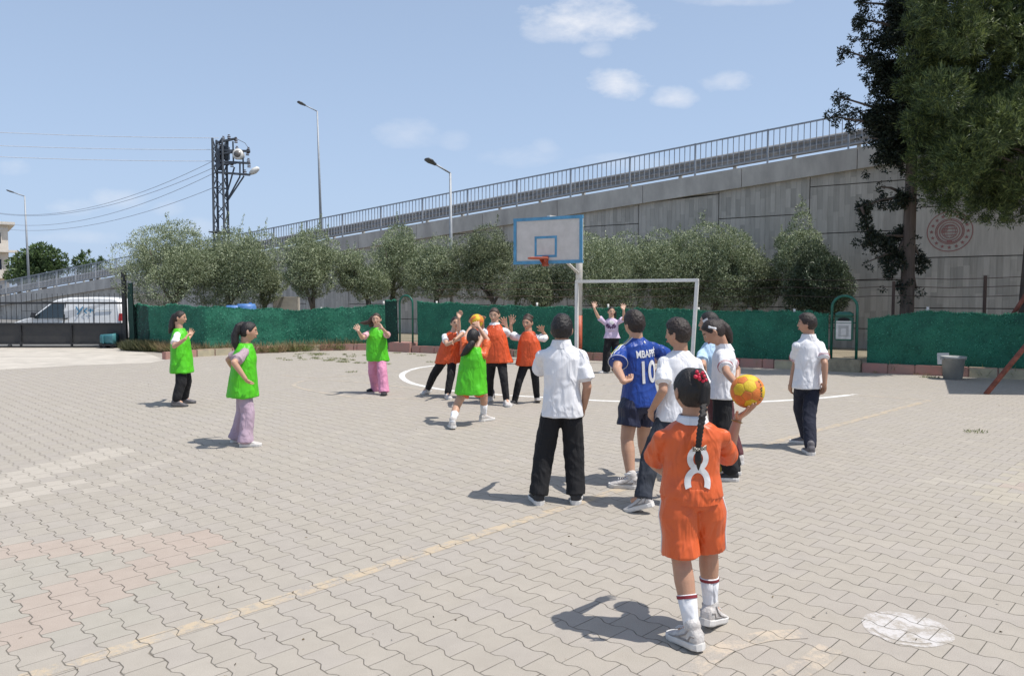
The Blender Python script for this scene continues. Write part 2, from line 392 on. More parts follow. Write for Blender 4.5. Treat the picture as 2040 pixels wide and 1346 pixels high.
# court edges: kerb corner points (ground level, front face of kerb)
KC = [G(330,716), G(385,711), G(470,706), G(560,701), G(680,697.5), G(752,697.5)]
WD = Vector((.872,-.490,0)).normalized()           # direction of fence, goal and retaining wall
K0 = Vector((-1.63,21.1,0)); KR = [K0-WD*1.9, K0, K0+WD*4, K0+WD*8.5, K0+WD*12.8, K0+WD*25]
pav_pts = [(-40,-8),(40,-8),(KR[-1].x+4,KR[-1].y+.3)]+[(p.x,p.y+.05) for p in reversed(KR)]+[(p.x,p.y+.05) for p in reversed(KC)]+[(-10.6,22.9),(-13.2,24.6),(-40,24.6)]
tag(strip_poly('school_yard_paving', pav_pts, 0.0, PAVE), kind='structure')
conc = mat('driveway_concrete', (.52,.475,.41), .9, .12, 1.6, .35, 50)
tag(strip_poly('driveway', [G(-500,752),G(0,737),G(150,728),G(300,722.5),G(330,717),G(300,706),G(262,694),(-40,24.55)], 0.002, conc), kind='structure')
asph = mat('road_asphalt', (.19,.185,.175), .92, .15, 2, .3, 80)
tag(strip_poly('road', [(-90,24.9),(-12.9,24.9),(-8,34),(-16,52),(-90,80)], -0.006, asph), kind='structure')

def line_strip(name, pix, wdt, m, z=.004, close=False, n=10):
    pts = [G(*p) for p in pix]
    # catmull-rom
    out = []
    if len(pts) > 2:
        for i in range(len(pts)-1):
            p0 = pts[max(i-1,0)]; p1 = pts[i]; p2 = pts[i+1]; p3 = pts[min(i+2,len(pts)-1)]
            for k in range(n):
                t = k/n; out.append(.5*((2*p1)+(p2-p0)*t+(2*p0-5*p1+4*p2-p3)*t*t+(3*p1-p0-3*p2+p3)*t**3))
        out.append(pts[-1])
    else: out = [pts[0].lerp(pts[1], k/8) for k in range(9)]
    mb = MB(); vs = []; fs = []
    for i, p in enumerate(out):
        d = out[min(i+1,len(out)-1)]-out[max(i-1,0)]; d.z = 0; d.normalize(); s = Vector((-d.y, d.x, 0))*wdt/2
        vs += [Vector((p.x,p.y,z))+s, Vector((p.x,p.y,z))-s]
    for i in range(len(out)-1): fs.append((2*i, 2*i+1, 2*i+3, 2*i+2))
    mb.faces(vs, fs); return tag(mb.build(name, m), kind='structure')
line_strip('court_arc_marking', [(925,722.5),(872,727.5),(834,732.5),(807,741),(801,750),(813,760),(840,768),(893,777),(982,785),(1071,790.5),(1175,796.5),(1241,799.2),(1380,801),(1500,800),(1560,797.5),(1640,792),(1705,785)], .12, PWHITE, .0012)
line_strip('court_line_marking', [(40,1353),(600,1180),(1120,1011),(1500,892.5),(1700,838),(1852,797)], .1, PYEL, .0014)
line_strip('court_line_marking', [(1852,797),(1707,786.5),(1560,775)], .08, PFAINT, .0016)
line_strip('court_line_marking', [(1500,741),(1235,763.5),(1130,773),(1010,787),(930,795),(700,792)], .08, PFAINT, .0018)
line_strip('court_line_marking', [(880,781),(820,773),(700,760),(620,757),(585,766),(620,778),(700,790)], .08, PFAINT, .0020)
line_strip('court_line_marking', [(900,733),(760,741),(640,752),(560,747)], .07, PFAINT, .0022)
line_strip('court_line_marking', [(1360,1352),(1405,1318),(1440,1292),(1520,1268),(1600,1262)], .1, PFAINT, .0024)
line_strip('court_line_marking', [(1560,1352),(1615,1322),(1655,1290)], .11, PFAINT, .0026)
def spot():
    c = G(1805,1251); mb = MB(); ring = []
    N = 60; pt = lambda t, r: Vector((c.x+r*cos(t)*(1+.08*noise.noise(Vector((cos(t)*2,sin(t)*2,3+r*3)))), c.y+r*.96*sin(t)*(1+.08*noise.noise(Vector((cos(t)*2,sin(t)*2,9)))), .0012))
    i0 = int(N*.50); cut = [t % N for t in range(i0, i0+17)]
    for k in range(N):
        a, b_ = 2*pi*k/N, 2*pi*(k+1)/N; mb.quad(Vector((c.x,c.y,.0012)), pt(a,.165 if k in cut else .205), pt(b_,.165 if k in cut else .205))
        if k in cut: mb.quad(pt(a,.182), pt(a,.208), pt(b_,.208), pt(b_,.182))
    tag(mb.build('penalty_spot', PSPOT), kind='structure')
spot()

# kerb
kred = mat('kerb_red_paint', (.44,.21,.175), .85, .22, 5, .4, 60, col2=(.32,.22,.18)); kcre = mat('kerb_cream_paint', (.50,.44,.29), .85, .2, 5, .4, 60, col2=(.33,.30,.22))
kold = mat('weathered_kerb_cement', (.38,.33,.23), .92, .3, 6, .5, 50, col2=(.16,.14,.10))
def kerb(name, pts, h, wd, pattern, back):
    mb = MB(); tot = 0; seg = 0; k = 0
    # walk along the polyline and lay stones
    P_ = [Vector((p[0],p[1],0)) for p in pts]; L_ = [0]
    for i in range(len(P_)-1): L_.append(L_[-1]+(P_[i+1]-P_[i]).length)
    def at(s):
        for i in range(len(P_)-1):
            if s <= L_[i+1] or i == len(P_)-2: return P_[i].lerp(P_[i+1], (s-L_[i])/(L_[i+1]-L_[i]))
    s = 0
    while s < L_[-1]-.05:
        ln, ci = pattern[k % len(pattern)]; k += 1; e = min(s+ln, L_[-1]); ss = s
        while ss < e-.01:
            ee = min(ss+.5, e); a = at(ss+.004); b = at(ee-.004); d = (b-a).normalized(); nb = Vector((-d.y, d.x, 0))*(1 if back > 0 else -1)
            mb.mi = ci; c = (a+b)/2+nb*wd/2; hh = h+random.uniform(-.006,.006)
            mb.box(Vector((c.x,c.y,hh/2-.01)), (b-a).length, wd, hh+.02, (d, nb, Vector((0,0,1)))); ss = ee
        s = e
    return tag(mb.build(name, [kred, kcre, kold], bevel=.012), kind='structure')
kerb('kerb', KC, .19, .14, [(1.0,0),(1.0,1),(1.6,0),(1.0,1),(1.1,0)], 1)
kerb('kerb', [K0-WD*1.48, K0+WD*9.7], .2, .14, [(.3,0),(.75,0),(.75,1),(1.6,0),(.8,1),(3.2,0),(1.0,1),(.65,0)], 1)
kerb('kerb', [K0+WD*10.42, K0+WD*25], .2, .14, [(1.95,0),(1.05,1),(2.0,0),(1.0,1)], 1)
def block(name, s0, s1, h, m_, off=0, wd=.45):
    mb = MB(); a = K0+WD*s0; b = K0+WD*s1; nb = Vector((-WD.y, WD.x, 0)); c = (a+b)/2+nb*(wd/2-off)
    mb.box(Vector((c.x,c.y,h/2-.01)), (b-a).length, wd, h+.02, (WD, nb, Vector((0,0,1)))); return tag(mb.build(name, m_, bevel=.015), kind='structure')
block('kerb_block', 9.72, 10.40, .27, kold, .06)
block('kerb_block', -2.3, -1.5, .27, kred, .05, .6)
for _o in COL.objects:                      # every sheet on the ground faces up
    if _o.get('kind') == 'structure' and _o.type == 'MESH' and 'kerb' not in _o.name:
        _bm = bmesh.new(); _bm.from_mesh(_o.data)
        for _f in _bm.faces:
            _f.normal_update()
            if _f.normal.z < 0: _f.normal_flip()
        _bm.to_mesh(_o.data); _bm.free()
# ------------------------------------------------------------------ ramp: retaining wall, railing, guardrail
WO = Vector((4.36, 28.2, 0)); WX = Vector((.835,-.550,0)).normalized(); WA = atan2(WX.y, WX.x)
WN = Vector((WX.y, -WX.x, 0))            # wall normal towards the yard
S0, S1 = -75.0, 19.0
def ztop(s): return 5.67+.079*s          # top of the coping
def wall_mat():
    m, nt, bs = nodes_of('board_formed_concrete'); L = nt.links; q = lambda *a, **k: mth(nt, *a, **k)
    tc = nt.nodes.new('ShaderNodeTexCoord'); s = nt.nodes.new('ShaderNodeSeparateXYZ'); L.new(tc.outputs['Object'], s.inputs[0])
    u = s.outputs[0]; v = s.outputs[2]
    bx = q('FLOOR', q('DIVIDE', u, .165)); c1 = nt.nodes.new('ShaderNodeCombineXYZ'); L.new(bx, c1.inputs[0])
    w1 = nt.nodes.new('ShaderNodeTexWhiteNoise'); w1.noise_dimensions = '2D'; L.new(c1.outputs[0], w1.inputs['Vector'])
    by = q('FLOOR', q('ADD', q('DIVIDE', v, .62), q('MULTIPLY', w1.outputs['Value'], 7)))
    c2 = nt.nodes.new('ShaderNodeCombineXYZ'); L.new(bx, c2.inputs[0]); L.new(by, c2.inputs[1])
    w2 = nt.nodes.new('ShaderNodeTexWhiteNoise'); w2.noise_dimensions = '2D'; L.new(c2.outputs[0], w2.inputs['Vector'])
    # smooth panel that carries the emblem
    sm = q('MULTIPLY', q('MULTIPLY', q('GREATER_THAN', u, EMB_U0), q('LESS_THAN', u, EMB_U1)), q('MULTIPLY', q('GREATER_THAN', v, EMB_V0), q('LESS_THAN', v, EMB_V1)))
    plank = q('MULTIPLY', w2.outputs['Value'], q('SUBTRACT', 1.0, sm))
    n1 = tex(nt, 'Noise', .35, 6, .65, vec=tc.outputs['Object']); n2 = tex(nt, 'Noise', 3.0, 7, .7, vec=tc.outputs['Object'], stretch=(2.6,1,.35)); n3 = tex(nt, 'Noise', 60, 4, .7, vec=tc.outputs['Object'])
    c = mixc(nt, q('MULTIPLY_ADD', plank, .85, .05), (.68,.63,.56), (.43,.40,.355))
    c = mixc(nt, q('MULTIPLY_ADD', n2.outputs['Fac'], 1.6, -.55, True), c, mixc(nt, 1.0, c, (.56,.54,.51), 'MULTIPLY'))
    c = mixc(nt, q('MULTIPLY_ADD', n1.outputs['Fac'], 1.8, -.6, True), c, mixc(nt, 1.0, c, (1.12,1.1,1.07), 'MULTIPLY'))
    n4 = tex(nt, 'Noise', 2.4, 6, .7, vec=tc.outputs['Object'], stretch=(2.2,1,.10)); c = mixc(nt, q('MULTIPLY', q('MULTIPLY_ADD', n4.outputs['Fac'], 6.0, -3.3, True), .45), c, mixc(nt, 1.0, c, (.50,.47,.44), 'MULTIPLY'))
    c = mixc(nt, .25, c, mixc(nt, n3.outputs['Fac'], (.18,.17,.155), (.5,.48,.44)))
    L.new(c, bs.inputs['Base Color']); bs.inputs['Roughness'].default_value = .9
    fr = q('FRACT', q('DIVIDE', u, .165)); seam = q('LESS_THAN', fr, .09); seam = q('MULTIPLY', seam, q('SUBTRACT', 1.0, sm))
    h = q('ADD', q('MULTIPLY', plank, .8), q('MULTIPLY', n3.outputs['Fac'], .2)); h = q('SUBTRACT', h, q('MULTIPLY', seam, .9))
    bp = nt.nodes.new('ShaderNodeBump'); bp.inputs['Strength'].default_value = .9; bp.inputs['Distance'].default_value = .018
    L.new(h, bp.inputs['Height']); L.new(bp.outputs[0], bs.inputs['Normal']); return m
# emblem position on the wall
def on_wall(px, py, off=0):
    r = ray(px, py); o = WO+WN*off; t = (o-CAM).dot(WN)/r.dot(WN); p = CAM+r*t; return (p-WO).dot(WX), p.z
EU, EV = on_wall(1892, 461)
PH = 1.52; PW = 3.0
_r = [on_wall(1818, 470)[0], on_wall(1973, 470)[0]]; _v = [on_wall(1892, 512)[1], on_wall(1892, 412)[1]]
EMB_U0, EMB_U1 = _r[0], _r[0]+PW; EMB_V0, EMB_V1 = _v[0], _v[0]+PH
WALLM = wall_mat(); copm = mat('coping_concrete', (.62,.58,.52), .88, .14, 1.4, .35, 40, stretch=(1,1,.4), col2=(.38,.35,.32)); jointm = mat('panel_joint', (.07,.065,.06), .95)
steel = mat('galvanised_steel', (.36,.385,.42), .5, .12, 6, metal=.35); dsteel = mat('weathered_guardrail_steel', (.30,.30,.30), .6, .2, 4, metal=.3)
def build_wall():
    r = empty('retaining_wall', WO, 'long grey concrete ramp wall of board-marked panels rising to the right behind the trees', 'wall', rz=WA)
    mb = MB(); L = S0
    k0 = int(math.floor((S0-EMB_U0)/PW)); k1 = int(math.ceil((S1-EMB_U0)/PW)); g = .014
    bm = MB()
    bm.faces([(S0,.12,-.3),(S1,.12,-.3),(S1,.12,ztop(S1)-.3),(S0,.12,ztop(S0)-.3),(S0,.6,-.3),(S1,.6,-.3),(S1,.6,ztop(S1)-.3),(S0,.6,ztop(S0)-.3)],
             [(0,1,2,3),(4,7,6,5),(0,3,7,4),(1,5,6,2),(3,2,6,7)])
    for k in range(k0, k1+1):
        u0 = EMB_U0+k*PW+g; u1 = u0+PW-2*g; off = EMB_V0 if k % 2 == 0 else EMB_V0+PH/2+.1
        j = int(math.floor(-off/PH))-1
        while True:
            z0 = off+j*PH+g; z1 = z0+PH-2*g; j += 1
            ta = ztop(u0)-.66; tb = ztop(u1)-.66
            if z0 > max(ta, tb)-.02: break
            if z1 < -.2: continue
            za, zb = min(z1, ta), min(z1, tb)
            if za < z0+.02 or zb < z0+.02: za = max(za, z0+.01); zb = max(zb, z0+.01)
            mb.faces([(u0,0,z0),(u1,0,z0),(u1,0,zb),(u0,0,za),(u0,.1,z0),(u1,.1,z0),(u1,.1,zb),(u0,.1,za)],
                     [(0,1,2,3),(0,3,7,4),(1,5,6,2),(3,2,6,7),(0,4,5,1)])
    bm.build('wall_core', jointm, r, org=(0,0,0)); mb.build('wall_panel', WALLM, r, org=(0,0,0))
    cb = MB(); s = S0; cl = 3.6
    while s < S1:
        e = min(s+cl-.02, S1); y0, y1 = -.13, .42
        z = lambda t, d: ztop(t)-d
        cb.faces([(s,y0,z(s,.68)),(e,y0,z(e,.68)),(e,y0-.02,z(e,.02)),(s,y0-.02,z(s,.02)),(s,y1,z(s,.68)),(e,y1,z(e,.68)),(e,y1,z(e,0)),(s,y1,z(s,0))],
                 [(0,1,2,3),(3,2,6,7),(0,3,7,4),(1,5,6,2),(0,4,5,1),(4,7,6,5)]); s += cl
    cb.build('coping', copm, r, org=(0,0,0))
    # emblem
    em = mat('emblem_red_paint', (.40,.16,.15), .85, .2, 20, col2=(.36,.20,.18)); eb = MB(); y = -.012
    def ring(r0, r1, n=64, a0=0, a1=2*pi, cx=0, cz=0, fx=1):
        for k in range(n):
            a = a0+(a1-a0)*k/n; b = a0+(a1-a0)*(k+1)/n
            eb.quad(*[(EU+cx+fx*rr*cos(t), y, EV+cz+rr*sin(t)) for rr, t in ((r0,a),(r1,a),(r1,b),(r0,b))][::-1])
    R = .60
    ring(R*.955, R); ring(R*.60, R*.635); ring(R*.53, R*.575, 48); ring(R*.42, R*.455)
    for k in range(16):
        a = 2*pi*k/16; cx, cz = R*.79*cos(a), R*.79*sin(a); st = []
        for i in range(10):
            rr = (.062 if i % 2 == 0 else .027); t = pi/2+i*pi/5; st.append((EU+cx+rr*cos(t), y, EV+cz+rr*sin(t)))
        for i in range(10): eb.quad((EU+cx,y,EV+cz), st[(i+1) % 10], st[i])
    for k, fx in enumerate((.35,.75,1.0)): ring(R*.32, R*.345, 40, cx=0, fx=fx)
    for zz in (-.12,-.03,.07,.15):
        hw = sqrt(max(0,(R*.33)**2-zz*zz)); eb.quad((EU-hw,y-.002,EV+zz),(EU+hw,y-.002,EV+zz),(EU+hw,y-.002,EV+zz+.02),(EU-hw,y-.002,EV+zz+.02))
    for a0 in range(5): ring(R*(.12+.05*a0), R*(.14+.05*a0), 10, a0=radians(100), a1=radians(190), cx=-.02, cz=-.02)
    eb.quad(*[(EU-.07+a, y-.003, EV-.315+b) for a, b in ((0,0),(.14,0),(.14,.07),(0,.07))])
    eb.build('emblem', em, r, org=(0,0,0))
build_wall()
def build_railing():
    r = empty('bridge_railing', WO, 'grey steel picket railing running up the top of the ramp wall', 'railing', rz=WA)
    pitch = 2.5; k0 = int((S0)/pitch); k1 = int(S1/pitch); y = 0.02
    tr = MB(); br = MB()
    tr.bar((S0,y,ztop(S0)+1.1),(S1,y,ztop(S1)+1.1),.07,.045); br.bar((S0,y,ztop(S0)+.16),(S1,y,ztop(S1)+.16),.04,.04)
    tr.build('top_rail', steel, r, org=(0,0,0)); br.build('bottom_rail', steel, r, org=(0,0,0))
    sh = (ztop(1)-ztop(0))
    pm = MB(); pm.bar((0,0,-.02),(0,0,1.13),.075,.05); pme = pm.mesh('railing_post', steel)
    bmm = MB()
    n = 13
    for i in range(1, n): x = i*pitch/n; bmm.bar((x,0,.16+sh*x),(x,0,1.09+sh*x),.028,.022)
    bme = bmm.mesh('picket_bay', steel)
    for k in range(k0, k1+1):
        s = k*pitch
        for nm, me in (('railing_post', pme), ('picket_bay', bme)):
            if nm == 'picket_bay' and s+pitch > S1: continue
            o = bpy.data.objects.new(nm, me); COL.objects.link(o); o.parent = r; o.location = (s, y, ztop(s))
    # guardrail
    g = empty('guardrail', WO, 'dark corrugated steel crash barrier behind the railing pickets', 'guardrail', rz=WA)
    yb = .62; mb = MB(); prof = [(0,.0),(.05,.03),(.05,.07),(-.0,.12),(0,.17),(.05,.21),(.05,.26),(0,.31),(0,.36),(.05,.40),(.05,.45),(0,.5)]
    s = S0+38
    vs = []; 
    for s_ in (S0, S1):
        for (a, b) in prof: vs.append((s_, yb-a, ztop(s_)+.20+b))
        for (a, b) in prof[::-1]: vs.append((s_, yb-a+.012, ztop(s_)+.20+b))
    n = len(prof)*2
    mb.faces(vs, [(i,(i+1) % n,(i+1) % n+n,i+n) for i in range(n)]); mb.build('rail_beam', dsteel, g, org=(0,0,0), smooth=False)
    pb = MB(); pb.box((0,0,.35),.12,.1,.74); pb.box((0,-.06,.62),.1,.03,.08); gm = pb.mesh('guardrail_post', mat('pale_steel_post', (.55,.55,.53), .6))
    x = S0+.7
    while x < S1-1:
        o = bpy.data.objects.new('guardrail_post', gm); COL.objects.link(o); o.parent = g; o.location = (x, yb+.1, ztop(x)); x += 2.0
build_railing()
def deck():
    mb = MB(); z = lambda s: ztop(s)-.12
    mb.faces([(S0,.43,z(S0)),(S1,.43,z(S1)),(S1,12,z(S1)),(S0,12,z(S0)),(S0,12,-.3),(S1,12,-.3)], [(0,1,2,3),(3,2,5,4)])
    o = mb.build('ramp_road', asph, org=(0,0,0)); o.location = WO; o.rotation_euler = (0,0,WA); tag(o, kind='structure')
deck()

# ------------------------------------------------------------------ lamps, pylon, wires
lampm = mat('lamp_head_dark', (.09,.095,.10), .5); polem = mat('lamp_pole_grey', (.36,.38,.40), .55, .08, metal=.3)
def lamp(base, top, headp, label, r=.075, grp='street lamps behind the yard'):
    t = empty('street_lamp', base, label, 'street lamp', grp)
    m = MB(); m.tube([base, Vector(base).lerp(Vector(top), .5), top], [r*1.25, r, r*.62], 10); m.build('pole', polem, t, True)
    a = MB(); d = (Vector(headp)-Vector(top)); a.tube([top, Vector(top)+d*.68], r*.5, 8); a.build('arm', polem, t, True)
    h = MB(); X = d.normalized(); Yv = X.cross(Vector((0,0,1))).normalized(); Zv = Yv.cross(X).normalized()*-1
    L_ = d.length*.42
    p0 = Vector(top)+d*.62
    h.loft([(p0, Yv*.05, Zv*.05), (p0+X*L_*.25, Yv*.1, Zv*.06), (p0+X*L_*.55, Yv*.19, Zv*.07), (p0+X*L_*.9, Yv*.17, Zv*.05), (p0+X*L_, Yv*.08, Zv*.02)], 12)
    h.build('lamp_head', lampm, t, True)
# lamp standing between the trees and the wall
b = G(900, 655.5); b = Vector((P(900,600,27.2).x, 27.2, 0)); lamp(b, P(897,345,27.2), P(850,317,26.6), 'grey street lamp in front of the ramp wall, shortest and nearest of the lamps', .066)
Y2 = 44.0; lamp(P(640,470,Y2), P(632,222,Y2), P(594,203,Y2-.6), 'tall thin street lamp on the ramp right of the lattice pylon', .065)
Y3 = 62.0; lamp(P(59,590,Y3), P(49,391,Y3), P(14,379,Y3-.5), 'distant street lamp near the pale building at far left', .085)
pyl = mat('pylon_steel', (.10,.115,.135), .6, .25, 6, metal=.3); cream = mat('white_lamp_plastic', (.75,.74,.70), .5); porc = mat('insulator_brown', (.10,.07,.06), .4)
def pylon():
    Y = 33.0; base = P(441, 480, Y); base = Vector((base.x, Y, 0)); zt = P(440, 277, Y).z
    t = empty('lattice_pylon', base, 'dark steel lattice power pylon with crossarms behind the olive trees', 'pylon')
    m = MB(); hx, hy = .21, .22
    def corner(a, b, z): k = 1.15-.15*z/zt; return base+Vector((a*hx*k, b*hy*k, z))
    for a in (-1,1):
        for b_ in (-1,1): m.bar(corner(a,b_,0), corner(a,b_,zt), .075, .075)
    n = 16
    for i in range(n):
        z0 = zt*i/n; z1 = zt*(i+1)/n
        for (a,b1),(c,d1) in (((-1,-1),(1,-1)),((1,-1),(1,1)),((1,1),(-1,1)),((-1,1),(-1,-1))):
            if i % 2: m.bar(corner(a,b1,z0), corner(c,d1,z1), .04, .03)
            else: m.bar(corner(c,d1,z0), corner(a,b1,z1), .04, .03)
            if i % 4 == 0: m.bar(corner(a,b1,z0), corner(c,d1,z0), .04, .03)
    m.build('lattice_mast', pyl, t)
    def q(px, py, dy=0): return P(px, py, Y+dy)
    arms = [((430,284),(470,276)),((428,299),(497,301)),((428,309),(462,303)),((428,321),(497,325)),((428,330),(470,324)),((432,343),(497,348))]
    for (a, b_) in arms:
        mm = MB(); mm.bar(q(*a,-.15), q(*b_,-.15), .09, .07); mm.bar(q(a[0],a[1]+1,.2), q(b_[0],b_[1]+1,.2), .08, .06)
        mm.bar(q(*b_,-.15), q(b_[0],b_[1]+1,.2), .07, .06); mm.build('crossarm', pyl, t)
    for (a, b_) in [((452,400),(478,352)),((450,393),(467,333)),((452,402),(486,351)),((478,352),(478,322)),((485,350),(484,302)),((454,278),(454,330)),((464,282),(465,322))]:
        mm = MB(); mm.bar(q(*a), q(*b_), .055, .05); mm.build('brace', pyl, t)
    for (x, y) in [(445,277),(456,274),(470,279),(472,297),(495,299),(493,304),(495,321),(496,328),(438,290),(438,313),(437,328),(462,327),(488,344)]:
        mm = MB(); p = q(x, y, -.1)
        for i in range(4): mm.tube([p+Vector((0,0,-.12+.07*i)), p+Vector((0,0,-.09+.07*i))], .075 if i < 3 else .05, 8)
        mm.build('insulator', porc, t, True)
    mm = MB(); p = q(448,305,.1); mm.box(p, .32, .3, .55); mm.box(q(436,318,-.1), .16, .2, .9); mm.build('switch_box', pyl, t)
    # lamps
    h = MB(); a = q(497,347); b_ = q(516,334); d = (b_-a).normalized(); yv = Vector((0,1,0)); zv = d.cross(yv)
    h.loft([(a+d*.02, yv*.06, zv*.06), (a+d*.12, yv*.12, zv*.1), ((a+b_)/2, yv*.17, zv*.13), (b_-d*.06, yv*.13, zv*.09), (b_, yv*.05, zv*.03)], 14); h.build('floodlight', cream, t, True)
    h = MB(); c = q(477,309); h.tube([c+Vector((0,-.25,0)), c+Vector((0,-.2,0)), c+Vector((0,.2,0))], [.2,.24,.17], 18); h.mi = 1; h.tube([c+Vector((0,-.262,0)), c+Vector((0,-.252,0))], .15, 16)
    h.build('round_lamp', [cream, mat('lamp_glass_dark', (.16,.15,.14), .3)], t, True)
    w_ = MB(); w_.tube([q(472,277),(q(488,285)),q(497,298)], .012, 5); w_.build('jumper_cable', pyl, t)
    m = MB(); m.box(q(440,463), .8, .7, .05); m.build('anti_climb_platform', pyl, t)
pylon()
wirel = mat('pale_wire', (.62,.64,.68), .5); wired = mat('grey_wire', (.36,.39,.44), .6)
def wire(a, b, sag, m, lab, r=.016):
    n = 24; pts = []
    for i in range(n+1):
        t = i/n; p = a.lerp(b, t); p.z -= sag*4*t*(1-t); pts.append(p)
    tl = (pts[-1]-pts[-2]).normalized(); tl.z *= .4
    for k in (1,2,3): pts.append(b+tl*18*k)
    mb = MB(); mb.tube([p-a for p in pts], r, 5); o = mb.build('power_line', m, org=(0,0,0), smooth=True); o.location = a
    tag(o, lab, 'power line', 'power lines left of the pylon')
for (y0, y1, l) in ((275,262,'highest of the pale overhead wires running left from the pylon'),(298,289,'middle pale overhead wire running left from the pylon'),(321,311,'lowest of the pale level wires leaving the pylon')):
    wire(P(436,y0,33), P(-60,y1-1,30), .06, wirel, l, .012)
for (y0, y1, sg, l) in ((318,420,1.3,'upper dark sagging wire falling left from the pylon'),(332,422,1.2,'second dark sagging wire falling left from the pylon'),(343,440,1.3,'third dark sagging wire falling left from the pylon'),(372,452,1.1,'lowest dark wire sagging left from the pylon')):
    wire(P(430,y0,33), P(-60,y1-8,52), sg, wired, l, .011)

# ------------------------------------------------------------------ far building
def building():
    Y = 92.0; x1 = P(17,500,Y).x; x0 = x1-16; zt = P(10,449,Y).z
    t = empty('apartment_building', (x1, Y, 0), 'pale concrete apartment block with dark windows at the far left edge', 'building', rz=radians(37))
    wm = mat('render_beige', (.70,.64,.56), .9, .1, .6); wd = mat('window_dark', (.03,.04,.06), .2); sl = mat('slab_pale', (.70,.65,.58), .9)
    m = MB(); m.box((x1-8, Y+5, zt/2), 16, 10, zt); m.build('wall', wm, t)
    m = MB(); m.box((x1-8, Y+5, zt+.2), 17.4, 11.4, .35); m.build('roof', sl, t)
    fl = 3.15
    for i in range(3):
        z = zt-.9-fl*i
        m = MB(); m.box((x1-7.5, Y-.2, z-2.25), 17, 1.4, .25); m.build('balcony', sl, t)
        m = MB(); m.box((x1-8.0, Y-.85, z-1.75), 15.8, .06, .8); m.build('balcony_parapet', wm, t)
        for k in range(5):
            w_ = MB(); w_.box((x1-1.6-3.1*k, Y-.03, z-.85), 1.7, .12, 1.6); f = w_.build('window', wd, t)
            w2 = MB()
            for a in (-.9, 0, .9): w2.box((x1-1.6-3.1*k+a, Y-.12, z-.85), .08, .06, 1.7)
            w2.box((x1-1.6-3.1*k, Y-.12, z+.0), 1.9, .06, .08); w2.build('window_frame', sl, f, org=(x1, Y, 0))
building()
